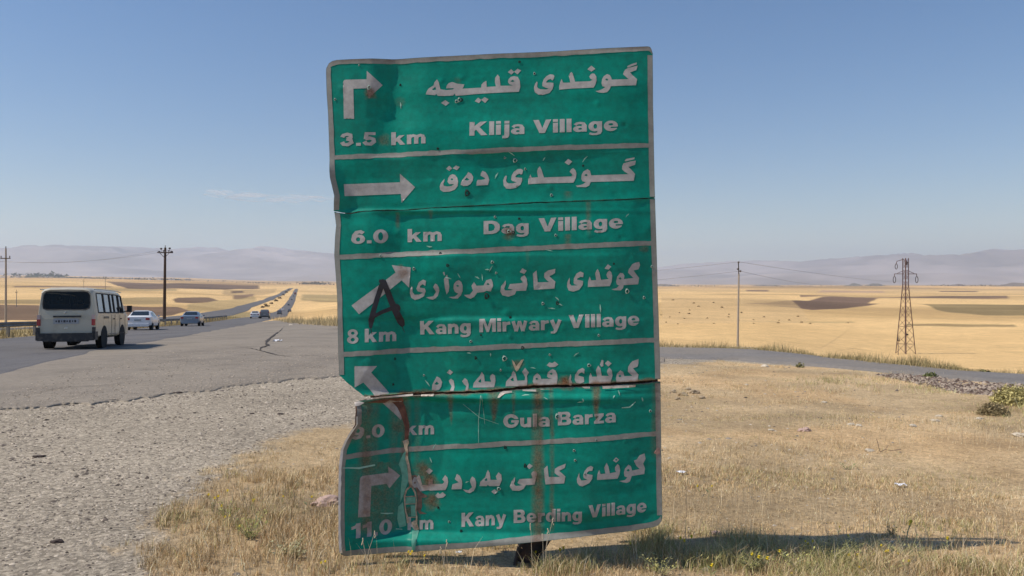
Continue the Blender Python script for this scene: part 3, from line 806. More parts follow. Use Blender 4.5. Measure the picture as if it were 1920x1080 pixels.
def panel(name, top, bot, LXf, RXf, ny, nx=262, label=None):
    s = np.linspace(0, 1, nx); t = np.linspace(0, 1, ny)
    S, Tt = np.meshgrid(s, t)
    y = top(600 + 640 * S) * (1 - Tt) + bot(600 + 640 * S) * Tt
    for _ in range(4):
        x = LXf(y) * (1 - S) + RXf(y) * S
        y = top(x) * (1 - Tt) + bot(x) * Tt
    P = spos(x, y)
    idx = np.arange(S.size).reshape(S.shape)
    f = np.stack([idx[:-1, :-1], idx[1:, :-1], idx[1:, 1:], idx[:-1, 1:]], -1).reshape(-1, 4)
    o = sign_part(name, P.reshape(-1, 3), f, M_GREEN, wearcols(x, y))
    if label: o['label'] = label
    # folded flange all round, going back from the face
    ring = np.concatenate([idx[0, :], idx[1:, -1], idx[-1, -2::-1], idx[-2:0:-1, 0]])
    V = P.reshape(-1, 3)[ring]; B = V - SN * .022; M = V + SN * .0006
    k = len(ring); q = np.arange(k)
    fv = np.stack([q, (q + 1) % k, (q + 1) % k + k, q + k], -1)
    fl = sign_part('flange', np.concatenate([M, B]), fv, M_FLANGE, smooth=False); fl.parent = o; fl.location = (0, 0, 0)
    return o
M_FLANGE = mat('flange_metal', (.34, .31, .28), .6, metal=.2, noise=.3, scale=30, dirt=((.12, .05, .03), 9, .45, .95))
jit = lambda f, a, b, sd: (lambda v: f(v) + a + b * fbm(np.asarray(v) / 11.0, np.asarray(v) * 0, 3, sd))
panel('panel', topY, jit(seam1, -.7, .9, 200), LX, RX, 128)
panel('panel', jit(seam1, .9, .9, 203), jit(seam2, -1.4, 1.5, 206), LXB, RX, 150)
panel('panel', jit(seam2c, .2, 1.2, 209), botY, LX, RX, 132)

# --- printed film: filled outlines cut into small triangles that follow the dents
LIFT = .0016
def fill(name, polys, holes, m, lift=LIFT, step=3.2, wearing=True, parent=None):
    ps = []; es = []
    for p in polys + holes:
        b = len(ps); q = []
        for a, c in zip(p, p[1:] + p[:1]):
            n = max(1, int(math.hypot(c[0] - a[0], c[1] - a[1]) / step))
            q += [(a[0] + (c[0] - a[0]) * i / n, a[1] + (c[1] - a[1]) * i / n) for i in range(n)]
        ps += q; es += [(b + i, b + (i + 1) % len(q)) for i in range(len(q))]
    A_ = np.array(ps); x0, y0 = A_.min(0); x1, y1 = A_.max(0)
    X, Y = np.meshgrid(np.arange(x0 + 1.6, x1, step), np.arange(y0 + 1.6, y1, step))
    X = X.ravel(); Y = Y.ravel()
    keep = np.zeros(len(X), bool)
    for p in polys: keep |= inpoly(X, Y, p)
    for i in range(len(X)):
        if keep[i]: ps.append((X[i], Y[i]))
    r = delaunay_2d_cdt([Vector(p) for p in ps], es, [], 0, 1e-4)
    V = np.array([tuple(v) for v in r[0]]); Fc = np.array([f for f in r[2] if len(f) == 3])
    c = V[Fc].mean(1)
    ins = np.zeros(len(c), bool)
    for p in polys: ins |= inpoly(c[:, 0], c[:, 1], p)
    for p in holes: ins &= ~inpoly(c[:, 0], c[:, 1], p)
    Fc = Fc[ins][:, ::-1]
    used = np.unique(Fc); mp = -np.ones(len(V), int); mp[used] = np.arange(len(used)); V = V[used]; Fc = mp[Fc]
    P = spos(V[:, 0], V[:, 1], lift)
    return sign_part(name, P, Fc, m, wearcols(V[:, 0], V[:, 1]) if wearing else None)
def Z(ox, oy, s, polys): return [[(ox + x / s, oy + y / s) for x, y in p] for p in polys]
K = 1920 / 220
AR = []
# line 1
AR.append((Z(990, 110, K, [
 [(1620,135),(1680,102),(1775,70),(1775,102),(1700,130),(1625,158)],
 [(1640,160),(1700,148),(1790,120),(1770,195),(1700,222),(1665,235),(1700,275),(1780,345),(1762,447),(1350,470),(1345,362),(1640,350),(1590,305),(1552,270),(1565,225),(1590,190)],
 [(1352,465),(1330,520),(1290,565),(1230,577),(1150,570),(1100,547),(1150,540),(1200,522),(1262,482),(1215,470),(1198,420),(1210,350),(1235,305),(1290,268),(1335,285),(1362,335),(1370,440)],
 [(970,185),(1035,125),(1100,180),(1035,225)],
 [(1000,310),(1020,275),(1050,255),(1085,262),(1115,310),(1118,380),(1095,450),(1070,490),(700,500),(510,518),(512,450),(525,400),(550,340),(572,400),(600,405),(692,402),(680,340),(665,290),(685,250),(710,225),(730,250),(750,320),(768,390),(1010,385),(1052,365),(1020,345)],
 [(432,290),(420,335),(402,365),(370,340),(330,350),(300,380),(300,400),(360,398),(415,405),(418,450),(400,510),(350,570),(240,602),(170,597),(112,555),(98,490),(115,420),(145,378),(157,400),(148,460),(165,492),(200,507),(300,512),(340,500),(270,475),(235,455),(238,400),(260,340),(300,292),(360,260),(410,265)],
 ]), Z(990, 110, K, [[(1258,362),(1285,340),(1312,365),(1290,380)]])))
AR.append((Z(790, 120, K, [
 [(1520,200),(1580,215),(1612,280),(1620,380),(1598,462),(1225,478),(1000,487),(860,495),(562,518),(545,478),(520,512),(380,522),(270,522),(245,490),(225,512),(75,499),(88,450),(120,400),(200,350),(212,300),(255,248),(285,300),(300,370),(312,412),(400,425),(520,412),(530,390),(405,397),(415,345),(445,310),(500,288),(580,315),(700,330),(690,365),(670,400),(980,388),(983,340),(1020,300),(1065,278),(1070,378),(1222,372),(1205,300),(1210,230),(1250,175),(1280,215),(1297,362),(1425,362),(1500,357),(1440,335),(1418,300),(1430,255),(1465,215)],
 [(1415,135),(1470,85),(1518,132),(1475,175)], [(1518,128),(1575,78),(1635,105),(1575,172)],
 [(875,610),(930,553),(985,590),(945,642)], [(980,590),(1035,546),(1102,580),(1045,642)], [(322,637),(390,590),(458,635),(400,684)],
 ]), Z(790, 120, K, [[(1458,290),(1495,262),(1528,287),(1495,300)], [(172,415),(228,372),(245,418),(200,430)]])))
# line 2
AR.append((Z(990, 290, K, [
 [(1575,112),(1600,80),(1740,50),(1735,80),(1600,116)],
 [(1560,150),(1660,120),(1760,103),(1748,170),(1640,208),(1690,255),(1748,320),(1726,432),(1020,457),(1030,348),(1640,325),(1575,285),(1535,245),(1540,190)],
 [(1032,350),(1022,457),(1000,512),(950,542),(800,539),(782,515),(850,508),(900,490),(942,460),(890,445),(870,410),(875,340),(905,285),(970,248),(1012,275)],
 [(598,142),(655,80),(722,125),(665,182)],
 [(680,290),(705,250),(738,230),(775,265),(790,320),(780,395),(742,468),(200,480),(5,492),(8,410),(40,330),(62,385),(165,380),(150,280),(165,235),(195,200),(225,265),(262,382),(712,367),(720,330)],
 ]), Z(990, 290, K, [[(920,345),(950,322),(978,345),(950,364)]])))
AR.append((Z(810, 290, K, [
 [(1492,260),(1480,325),(1462,332),(1430,318),(1390,335),(1365,365),(1380,380),(1475,387),(1478,430),(1450,500),(1380,550),(1290,567),(1220,562),(1175,510),(1168,430),(1190,370),(1215,345),(1227,365),(1215,430),(1225,460),(1260,478),(1330,475),(1392,460),(1320,440),(1298,420),(1305,350),(1340,290),(1400,245),(1460,240)],
 [(800,350),(805,310),(830,270),(880,290),(920,350),(940,420),(920,502),(735,517),(740,450),(755,420),(800,422),(862,410),(870,390)],
 [(600,295),(650,320),(680,370),(675,430),(640,490),(590,520),(530,525),(480,505),(485,465),(510,420),(575,338)],
 [(340,328),(385,340),(420,385),(437,450),(428,525),(380,582),(290,612),(190,614),(140,580),(130,530),(150,470),(210,400),(208,440),(190,480),(200,515),(260,528),(330,520),(372,490),(290,490),(260,450),(270,390),(300,345)],
 [(238,237),(290,190),(335,232),(295,276)], [(345,232),(400,188),(462,212),(415,264)],
 ]), Z(810, 290, K, [[(540,425),(575,383),(622,420),(590,434)], [(310,408),(335,392),(358,412),(335,432)]])))
# line 3
AR.append((Z(990, 480, K, [
 [(1680,165),(1700,135),(1750,112),(1812,98),(1828,150),(1800,220),(1720,238),(1760,295),(1812,360),(1797,462),(1555,477),(1560,380),(1715,360),(1665,310),(1628,275),(1640,220),(1665,190)],
 [(1562,375),(1557,480),(1545,530),(1510,562),(1400,558),(1362,545),(1440,525),(1482,485),(1445,465),(1433,420),(1450,340),(1500,277),(1545,285),(1568,325)],
 [(1243,208),(1298,138),(1352,178),(1310,226)],
 [(1275,310),(1290,270),(1322,240),(1352,265),(1370,330),(1360,420),(1330,492),(975,507),(978,420),(1003,338),(1030,400),(1110,396),(1093,290),(1110,245),(1132,215),(1160,270),(1187,392),(1312,378),(1285,345)],
 [(907,280),(897,348),(852,342),(800,372),(800,388),(897,410),(890,475),(835,550),(740,582),(665,565),(638,500),(645,420),(677,353),(682,400),(680,450),(710,487),(805,480),(755,462),(743,440),(748,370),(790,292),(850,256)],
 [(447,212),(440,282),(395,310),(350,330),(395,375),(447,420),(432,532),(100,552),(92,480),(83,290),(142,238),(160,432),(345,427),(295,385),(263,345),(272,280),(330,240)],
 ]), Z(990, 480, K, [[(1473,370),(1500,346),(1524,370),(1500,390)]])))
AR.append((Z(920, 470, 4.5, [
 [(248,182),(270,150),(306,170),(285,198)],
 [(254,240),(262,222),(288,208),(305,235),(312,285),(300,337),(218,340),(205,370),(150,388),(100,375),(84,345),(92,300),(130,252),(130,285),(116,322),(125,335),(165,336),(192,330),(150,320),(165,282),(255,275),(276,268)],
 ]), []))
AR.append((Z(760, 490, K, [
 [(1410,288),(1435,340),(1442,400),(1405,492),(1330,480),(1292,502),(1182,512),(1130,580),(1070,612),(1010,590),(962,550),(1060,542),(1112,480),(1088,400),(1130,340),(1172,400),(1285,397),(1332,310)],
 [(885,308),(925,340),(945,400),(940,490),(912,555),(860,607),(780,610),(713,585),(815,575),(872,530),(815,500),(795,440),(805,370),(842,328)],
 [(695,222),(715,285),(727,420),(715,490),(680,542),(655,430),(643,290)],
 [(628,185),(650,173),(662,225),(648,234)],
 [(498,363),(530,380),(555,430),(562,480),(535,565),(495,605),(450,627),(400,618),(343,590),(460,572),(507,500),(463,420)],
 [(347,320),(332,402),(290,373),(250,400),(240,430),(322,442),(337,485),(305,570),(230,612),(150,632),(92,595),(73,520),(80,460),(107,408),(122,430),(115,500),(150,547),(222,545),(292,515),(205,490),(183,450),(225,345),(300,298)],
 ]), Z(760, 490, K, [[(1333,377),(1360,352),(1388,380),(1360,388)], [(838,400),(865,382),(890,405),(865,418)]])))
# line 4 (its lower ends lost in the torn seam)
AR.append((Z(990, 660, K, [
 [(1670,180),(1705,145),(1802,112),(1802,180),(1787,235),(1712,260),(1755,310),(1802,365),(1787,472),(1560,482),(1560,390),(1702,385),(1628,315),(1635,235)],
 [(1505,293),(1550,320),(1572,390),(1567,480),(1445,492),(1433,430),(1452,345)],
 [(1253,180),(1300,133),(1362,180),(1310,230)], [(1173,200),(1200,120),(1230,130),(1227,222),(1195,234)],
 [(1285,320),(1300,275),(1325,247),(1365,290),(1378,380),(1342,502),(995,512),(998,400),(1020,333),(1047,397),(1125,395),(1108,290),(1145,213),(1180,260),(1202,382),(1317,385)],
 [(922,275),(917,352),(880,325),(830,350),(820,380),(912,405),(917,482),(850,512),(790,500),(763,450),(770,370),(820,290),(890,253)], [(695,358),(707,400),(700,450),(727,510),(700,547),(663,530),(668,430)],
 [(400,273),(450,300),(478,360),(484,430),(472,527),(190,542),(100,542),(76,480),(92,400),(150,343),(200,385),(217,440),(402,435),(340,425),(312,400),(325,330)],
 [(308,215),(350,168),(400,180),(435,153),(497,200),(445,242),(360,247)],
 ]), Z(990, 660, K, [[(1473,385),(1500,363),(1527,388),(1498,410)], [(353,355),(380,333),(407,358),(380,374)], [(118,440),(145,418),(170,442),(145,457)]])))
AR.append((Z(800, 665, K, [
 [(1610,213),(1672,290),(1640,345),(1647,440),(1642,512),(1288,522),(1300,440),(1385,350),(1395,300),(1420,263),(1452,300),(1482,427),(1602,422),(1612,370),(1563,280)],
 [(900,283),(937,340),(947,442),(1052,447),(1033,380),(1045,340),(1075,318),(1117,345),(1124,430),(1102,537),(753,542),(765,470),(830,390),(870,345)],
 [(620,388),(660,420),(682,490),(677,592),(628,592),(642,520),(605,490),(573,440)],
 [(385,403),(430,435),(447,540),(432,602),(363,612),(397,530),(365,480),(348,440)], [(313,305),(365,253),(422,295),(375,342)],
 [(150,368),(205,395),(237,460),(225,530),(185,592),(120,602),(70,592),(75,510),(115,430)],
 ]), Z(800, 665, K, [[(1368,410),(1415,373),(1427,432),(1395,434)], [(838,440),(885,398),(892,462),(855,457)], [(108,495),(150,453),(187,490),(150,507)]])))
# line 5
AR.append((Z(1000, 840, K, [
 [(1640,190),(1690,175),(1712,140),(1735,110),(1815,80),(1832,170),(1792,250),(1822,320),(1812,417),(1600,442),(1603,355),(1735,333),(1690,290),(1662,250)],
 [(1550,253),(1592,285),(1608,360),(1605,440),(1572,532),(1520,552),(1460,540),(1398,520),(1490,505),(1532,465),(1485,445),(1475,390),(1490,320)],
 [(1293,180),(1345,128),(1397,170),(1345,214)],
 [(1330,290),(1370,238),(1400,270),(1413,340),(1400,410),(1370,477),(1035,492),(1042,400),(1070,328),(1092,397),(1172,390),(1153,290),(1190,213),(1222,280),(1242,387),(1347,370),(1328,335)],
 [(972,285),(957,342),(900,345),(868,378),(872,395),(962,410),(957,472),(910,542),(800,597),(750,587),(715,540),(708,480),(747,373),(750,450),(782,502),(882,490),(820,460),(812,410),(835,345),(880,290),(935,260)],
 [(530,232),(512,300),(420,350),(470,390),(523,440),(502,552),(200,577),(185,460),(173,320),(232,268),(252,452),(435,447),(385,415),(348,385),(350,320),(410,280)],
 ]), Z(1000, 840, K, [[(1515,350),(1545,323),(1572,350),(1545,367)], [(1325,170),(1350,153),(1372,170),(1350,184)]])))
AR.append((Z(920, 850, 13.5, [
 [(918,320),(980,243),(1072,300),(980,382)],
 [(1030,500),(1050,455),(1090,430),(1150,440),(1182,490),(1152,620),(1112,772),(892,790),(832,890),(720,947),(550,942),(483,840),(530,700),(620,588),(612,700),(588,760),(620,810),(662,822),(802,795),(730,775),(680,740),(730,640),(1062,615),(1055,570)],
 ]), []))
AR.append((Z(740, 860, K, [
 [(1525,188),(1555,240),(1567,350),(1672,350),(1655,290),(1700,223),(1745,262),(1752,350),(1712,452),(1550,457),(1520,435),(1500,457),(1383,457),(1400,385),(1480,310),(1500,240)],
 [(1578,550),(1630,508),(1687,545),(1630,594)],
 [(1265,298),(1310,330),(1330,400),(1322,470),(1290,540),(1220,582),(1160,565),(1108,520),(1200,530),(1262,480),(1228,380),(1240,340)],
 [(1010,263),(1060,290),(1095,370),(1098,430),(1087,512),(918,522),(938,437),(1042,400),(977,350)],
 [(815,288),(855,330),(865,400),(850,470),(817,537),(560,552),(540,540),(400,562),(340,480),(338,340),(375,288),(400,330),(432,457),(532,460),(540,380),(602,343),(607,440),(772,435),(802,400),(767,360)],
 [(488,230),(550,178),(607,225),(550,282)], [(643,635),(690,583),(725,610),(770,573),(827,620),(780,662),(695,677)],
 ]), Z(740, 860, K, [[(1463,355),(1505,318),(1517,362),(1490,370)]])))
AR.append((Z(740, 860, K, [[(350,495),(300,505),(258,475),(262,400),(300,325),(345,335)]]), Z(740, 860, K, [[(290,420),(318,392),(332,425),(305,440)]])))
NAMES_AR = ['first row', 'first row', 'second row', 'second row', 'third row', 'third row', 'third row', 'fourth row', 'fourth row', 'fifth row', 'fifth row', 'fifth row']
for (pl, ho_) in AR:
    fill('kurdish_lettering', pl, ho_, M_WHITE)
AW = [
 Z(600, 70, 4.5, [[(200,385),(204,370),(216,362),(397,358),(397,285),(525,400),(415,520),(400,435),(288,440),(293,692),(205,690)]]),
 Z(600, 290, 4.5, [[(203,250),(675,232),(673,160),(803,275),(688,405),(680,330),(210,350)]]),
 Z(600, 470, 4.5, [[(272,462),(640,185),(608,122),(770,142),(752,312),(690,250),(335,535)]]),
 Z(600, 640, 4.5, [[(298,208),(482,208),(435,262),(578,440),(470,462),(370,345),(298,387)]]),
 Z(600, 820, 4.5, [[(345,350),(350,332),(364,320),(570,308),(565,255),(665,335),(578,440),(555,400),(435,408),(425,665),(330,665)]])]
for p in AW: fill('arrow', p, [], M_WHITE)
fill('arrow', Z(600, 640, 4.5, [[(522,520),(560,500),(690,500),(702,600),(672,674)]]), [], M_WHITE)
fill('caron_mark', Z(800, 665, K, [[(1393,80),(1432,120),(1465,190),(1550,83),(1592,75),(1500,250),(1470,277),(1440,230),(1408,140)]]), [], M_PALE, wearing=False)

# dividers and border as bands
def band(name, fa, fb, n, along='x', a0=0, a1=1, m=None, k=3, lift=LIFT):
    t = np.linspace(a0, a1, n); A_ = fa(t); B_ = fb(t)
    P = []
    for j in range(k + 1): P.append((A_ * (1 - j / k) + B_ * j / k))
    P = np.stack(P, 1)   # n, k+1 scalar
    if along == 'x': X = np.repeat(t[:, None], k + 1, 1); Y = P
    else: Y = np.repeat(t[:, None], k + 1, 1); X = P
    pos = spos(X, Y, lift)
    idx = np.arange(X.size).reshape(X.shape)
    f = np.stack([idx[:-1, :-1], idx[1:, :-1], idx[1:, 1:], idx[:-1, 1:]], -1).reshape(-1, 4)
    if along != 'x': f = f[:, ::-1]
    f = f[:, ::-1]
    # make the faces look at the camera
    a, b, c = pos.reshape(-1, 3)[f[0, 0]], pos.reshape(-1, 3)[f[0, 1]], pos.reshape(-1, 3)[f[0, 2]]
    if np.cross(b - a, c - b) @ SN < 0: f = f[:, ::-1]
    return sign_part(name, pos.reshape(-1, 3), f, m or M_WHITE, wearcols(X, Y))
M_LINE = sign_mat('worn_line_sheeting', (.27, .285, .265), .55, spec=.2)
for (x0, y0, x1, y1, w) in [(622, 295.5, 1218, 273, 4.3), (629, 482.5, 1224, 456, 4.6), (640, 664, 1229, 637, 4.6), (653, 853, 1236, 812, 4.6)]:
    f = lambda v, s, x0=x0, y0=y0, x1=x1, y1=y1, w=w: y0 + (y1 - y0) * (v - x0) / (x1 - x0) + s * (w + 1.1 * fbm(v / 15, v * 0 + s, 2, 300))
    band('divider_line', lambda v: f(v, -1), lambda v: f(v, 1), 240, a0=x0, a1=x1, m=M_LINE)
band('border', lambda v: topY(v) + .6, lambda v: topY(v) + 9 + 1.2 * fbm(v / 20, v * 0, 2, 310), 240, a0=614, a1=1222, m=M_LINE)
band('border', lambda v: botY(v) - 11 + .8 * fbm(v / 20, v * 0, 2, 311), lambda v: botY(v) - .6, 240, a0=645, a1=1240, m=M_LINE)
for (a0, a1, LXf) in ((127, 394, LX), (399, 702, LXB), (757, 1030, LX)):
    band('border', lambda v: LXf(v) + .5, lambda v: LXf(v) + 9.5 + .8 * fbm(v / 20, v * 0, 2, 312), 140, 'y', a0, a1, m=M_LINE, lift=LIFT + .0003)
for (a0, a1) in ((104, 369), (374, 710), (718, 966)):
    band('border', lambda v: RX(v) - 10 + .6 * fbm(v / 20, v * 0, 2, 313), lambda v: RX(v) - .5, 140, 'y', a0, a1, m=M_LINE, lift=LIFT + .0003)

band('bent_rim', lambda v: LX(v) - .5, lambda v: LX(v) + 3.6 + 1.0 * fbm(v / 18, v * 0, 2, 319), 140, 'y', 778, 1032, m=M_RIMW, lift=LIFT + .0012)  # white band paints the sunlight on the curled flange
band('bent_rim', lambda v: LX(v) - .2, lambda v: LX(v) + 1.8, 60, 'y', 755, 800, m=M_RUST, lift=LIFT + .0014)
# --- English names and distances
def rc(x0, y0, x1, y1): return [(x0, y0), (x1, y0), (x1, y1), (x0, y1)]
def el(cx, cy, rx, ry, n=20): return [(cx + rx * math.cos(2 * math.pi * i / n), cy + ry * math.sin(2 * math.pi * i / n)) for i in range(n)]
def stroke(pts, ws):
    pts = [Vector(p) for p in pts]; Lp = []; Rp = []
    if not isinstance(ws, (list, tuple)): ws = [ws] * len(pts)
    for i, p in enumerate(pts):
        t = (pts[min(i + 1, len(pts) - 1)] - pts[max(0, i - 1)]).normalized(); n = Vector((-t.y, t.x)); w = ws[i] / 2
        Lp.append(tuple(p + n * w)); Rp.append(tuple(p - n * w))
    return Lp + Rp[::-1]
GL = {
 'K': ([rc(0,0,.28,1), [(.27,.33),(.27,.68),(.60,1),(.96,1),(.56,.60),(1.0,0),(.65,0),(.37,.42)]], [], 1.0),
 'l': ([rc(0,0,.27,1)], [], .27), 'I': ([rc(0,0,.28,1)], [], .28), 'i': ([rc(0,0,.27,.73), rc(0,.80,.27,1)], [], .27),
 'j': ([rc(.1,-.05,.37,.73), [(.1,0),(.37,0),(.37,-.08),(.30,-.24),(.15,-.28),(-.02,-.27),(0,-.08),(.08,-.08)], rc(.1,.80,.37,1)], [], .37),
 'k': ([rc(0,0,.27,1), [(.26,.20),(.26,.50),(.48,.73),(.80,.73),(.52,.46),(.84,0),(.53,0),(.35,.30)]], [], .84),
 'm': ([rc(0,0,.26,.73), rc(.43,0,.68,.50), rc(.85,0,1.1,.50), stroke([(.14,.42),(.22,.58),(.38,.64),(.52,.58),(.555,.42)], .22), stroke([(.56,.42),(.64,.58),(.80,.64),(.94,.58),(.975,.42)], .22)], [], 1.1),
 'n': ([rc(0,0,.26,.73), rc(.47,0,.73,.48), stroke([(.14,.42),(.24,.57),(.42,.63),(.56,.57),(.60,.42)], .24)], [], .73),
 'u': ([rc(0,.25,.26,.73), rc(.47,0,.73,.73), stroke([(.13,.33),(.15,.17),(.30,.10),(.48,.15),(.60,.3)], .24)], [], .73),
 'r': ([rc(0,0,.26,.73), stroke([(.15,.42),(.26,.58),(.54,.63)], .22)], [], .53),
 'a': ([stroke([(.10,.50),(.19,.62),(.38,.655),(.55,.61),(.60,.44)], [.2,.17,.17,.2,.25]), rc(.46,0,.73,.5), el(.28,.21,.29,.225)], [el(.37,.215,.10,.07)], .74),
 'g': ([el(.33,.37,.345,.38), rc(.47,-.05,.73,.73), stroke([(.60,0),(.57,-.12),(.42,-.20),(.2,-.20),(.04,-.14)], [.25,.22,.16,.16,.14])], [el(.36,.37,.10,.18)], .74),
 'e': ([el(.37,.365,.385,.385)], [el(.37,.475,.13,.085), rc(.36,.20,.85,.30)], .76),
 'd': ([el(.33,.37,.345,.385), rc(.47,0,.74,1)], [el(.36,.37,.10,.19)], .74),
 'w': ([stroke([(.12,.75),(.33,-.01)], .23), stroke([(.33,-.01),(.56,.74)], .21), stroke([(.56,.74),(.79,-.01)], .21), stroke([(.79,-.01),(1.0,.75)], .23)], [], 1.12),
 'y': ([stroke([(.12,.74),(.42,.02)], .26), stroke([(.70,.74),(.36,-.13)], .24), stroke([(.40,-.06),(.30,-.19),(.06,-.20)], [.24,.18,.14])], [], .82),
 'z': ([rc(.03,.54,.66,.73), rc(0,0,.68,.19), stroke([(.56,.62),(.13,.12)], .24)], [], .68),
 'V': ([[(0,1),(.31,1),(.50,.35),(.69,1),(.98,1),(.64,0),(.34,0)]], [], .98),
 'D': ([rc(0,0,.28,1), [(.2,0),(.5,0),(.75,.08),(.92,.28),(.95,.5),(.92,.72),(.75,.92),(.5,1),(.2,1)]], [[(.28,.22),(.45,.22),(.60,.3),(.66,.5),(.60,.7),(.45,.78),(.28,.78)]], .95),
 'G': ([el(.5,.5,.51,.525, 28)], [[(.28,.5),(.33,.7),(.5,.79),(.66,.72),(.72,.64),(1.1,.64),(1.1,.56),(.52,.56),(.52,.38),(.73,.38),(.72,.27),(.5,.21),(.33,.3)]], 1.0),
 'M': ([[(0,0),(0,1),(.37,1),(.58,.42),(.79,1),(1.16,1),(1.16,0),(.90,0),(.90,.72),(.66,0),(.50,0),(.26,.72),(.26,0)]], [], 1.16),
 'B': ([[(0,0),(.6,0),(.80,.05),(.9,.16),(.92,.3),(.86,.45),(.76,.53),(.84,.62),(.87,.75),(.82,.9),(.7,.98),(.55,1),(0,1)]], [[(.28,.2),(.5,.2),(.61,.25),(.61,.37),(.5,.42),(.28,.42)], [(.28,.61),(.48,.61),(.57,.66),(.57,.76),(.48,.81),(.28,.81)]], .92),
 '0': ([el(.38,.5,.39,.52)], [el(.38,.5,.13,.31)], .76), '1': ([rc(.27,0,.54,1), [(.0,.60),(.0,.80),(.2,.86),(.30,1),(.4,1),(.4,.7)]], [], .56),
 '3': ([stroke([(.10,.68),(.17,.83),(.38,.89),(.56,.82),(.58,.66),(.36,.54)], .24), stroke([(.34,.54),(.56,.46),(.61,.27),(.4,.11),(.18,.14),(.09,.32)], .25)], [], .76),
 '5': ([rc(.12,.79,.68,1), stroke([(.22,.92),(.17,.48)], .22), stroke([(.14,.50),(.36,.57),(.57,.48),(.60,.3),(.43,.12),(.2,.13),(.09,.30)], .25)], [], .76),
 '6': ([el(.38,.33,.385,.35), stroke([(.66,.76),(.5,.89),(.3,.84),(.16,.62),(.14,.35)], .25)], [el(.38,.32,.12,.16)], .76),
 '9': ([el(.38,.67,.385,.35), stroke([(.1,.24),(.26,.11),(.46,.16),(.60,.38),(.62,.65)], .25)], [el(.38,.68,.12,.16)], .76),
 '8': ([el(.38,.74,.34,.28), el(.38,.27,.385,.29)], [el(.38,.74,.12,.11), el(.38,.27,.14,.13)], .76),
 '.': ([rc(0,0,.25,.22)], [], .25)}
def text_line(txt, x0, y0, x1, y1, cap, name='english_lettering'):
    ps = []; hs = []; X = 0
    for ch in txt:
        p, h, w = GL[ch]
        ps += [[(X + a, b) for a, b in q] for q in p]; hs += [[(X + a, b) for a, b in q] for q in h]; X += w + .10
    X -= .10
    def T_(q): return [(x0 + (x1 - x0) * a / X, y0 + (y1 - y0) * a / X - b * cap) for a, b in q]
    return fill('distance_figures' if txt[0] in '0123456789k' else name, [T_(q) for q in ps], [T_(q) for q in hs], M_WHITE, step=3.6)
for t in [("Klija", 881, 256, 984, 253.5, 26), ("Village", 1000, 252.5, 1158, 246.5, 25.5), ("3.5", 639, 275, 707, 273, 25), ("km", 733, 272, 799, 270, 24.5),
          ("Dag", 908, 440, 992, 437.5, 24.5), ("Village", 1010, 435.5, 1167, 428.5, 25), ("6.0", 659.5, 457.5, 728, 455.5, 25), ("km", 764, 454, 829, 452, 24.5),
          ("Kang", 786, 628, 883, 624.5, 25.5), ("Mirwary", 899, 623, 1053, 617.5, 25), ("VIllage", 1066, 615, 1198, 609.5, 24.5), ("8", 652, 644, 673, 643.4, 26), ("km", 685, 641.5, 741, 640, 25),
          ("Gula", 944, 802, 1031, 798, 25), ("Barza", 1046, 796, 1154, 789.5, 25), ("9.0", 663, 822.5, 719, 820, 24), ("km", 758, 818.5, 812, 816.5, 24),
          ("Kany", 864.5, 990, 949, 984.5, 26), ("Berding", 963, 981.5, 1091, 974, 25), ("Village", 1103, 968.5, 1212, 959, 24.5), ("11.0", 662, 1006.5, 733, 1002.5, 27), ("km", 762, 997.5, 811, 995.5, 24)]:
    text_line(*t)

# --- graffiti, tears, seam lips
GF = [stroke([(545,245),(520,300),(485,400),(455,510),(435,590),(430,650)], [35,45,40,42,48,22]),
      stroke([(500,255),(540,262),(565,330),(600,430),(640,520),(675,600),(690,640)], [25,45,48,50,58,62,30]),
      stroke([(450,560),(520,520),(590,492),(640,480)], [28,32,34,40]),
      [(640 + 36 * math.cos(a * .524), 485 + 36 * math.sin(a * .524)) for a in range(12)],
      stroke([(688,640),(690,665),(705,692)], [8,5,4]), stroke([(430,640),(436,680),(442,705)], [10,6,4])]
fill('spray_paint_letter', Z(600, 470, 4.5, GF), [], M_SPRAY, lift=LIFT + .0016, wearing=False)
# crumpled scar with peeled film; its two left patches paint sunlight on bent facets
def wob(p, a, sd):
    r_ = random.Random(sd); return [(x + r_.uniform(-a, a), y + r_.uniform(-a, a)) for x, y in p]
scar = [stroke(wob([(712,30),(716,60),(714,90),(722,130),(724,190),(735,250),(742,310),(752,370),(760,430)], 4, 1), [52,46,28,20,24,20,26,30,30]),
        stroke(wob([(752,420),(722,460),(702,510),(705,570),(712,640),(728,700),(735,740)], 3, 2), [16,14,14,12,12,18,24]),
        stroke(wob([(770,430),(795,480),(803,540),(802,620),(808,690),(800,740)], 3, 3), [16,14,10,9,12,16]),
        stroke([(705,515),(800,510)], [7,7]), stroke([(708,578),(800,575)], [7,6]), stroke([(725,690),(805,688)], [7,6]),
        [(760,730),(800,715),(828,790),(800,800)]]
fill('torn_edge', Z(600, 820, 4.5, scar), [], M_PALE, lift=LIFT + .0022, wearing=False)
fill('film_and_lit_facets', Z(600, 820, 4.5, [[(690,150),(712,130),(728,290),(745,360),(722,420),(695,500),(668,560),(672,440),(682,340),(668,270),(652,240)], [(650,600),(690,560),(702,640),(718,760),(660,780),(640,700)],
      [(720,520),(795,518),(795,570),(712,574)], [(755,590),(798,588),(800,680),(760,684)], [(770,800),(825,800),(808,940),(785,950)]]), [], M_PGREEN, lift=LIFT + .0014, wearing=False)
fill('rust_patch', Z(600, 820, 4.5, [wob([(755,335),(800,330),(835,370),(828,420),(850,480),(900,505),(890,522),(848,525),(855,600),(835,640),(890,660),(830,665),(805,620),(812,540),(808,470),(770,400)], 4, 6)]), [], mat('rust_spots', (.15, .105, .08), .9, noise=.4, scale=60), lift=LIFT - .0008, wearing=False)
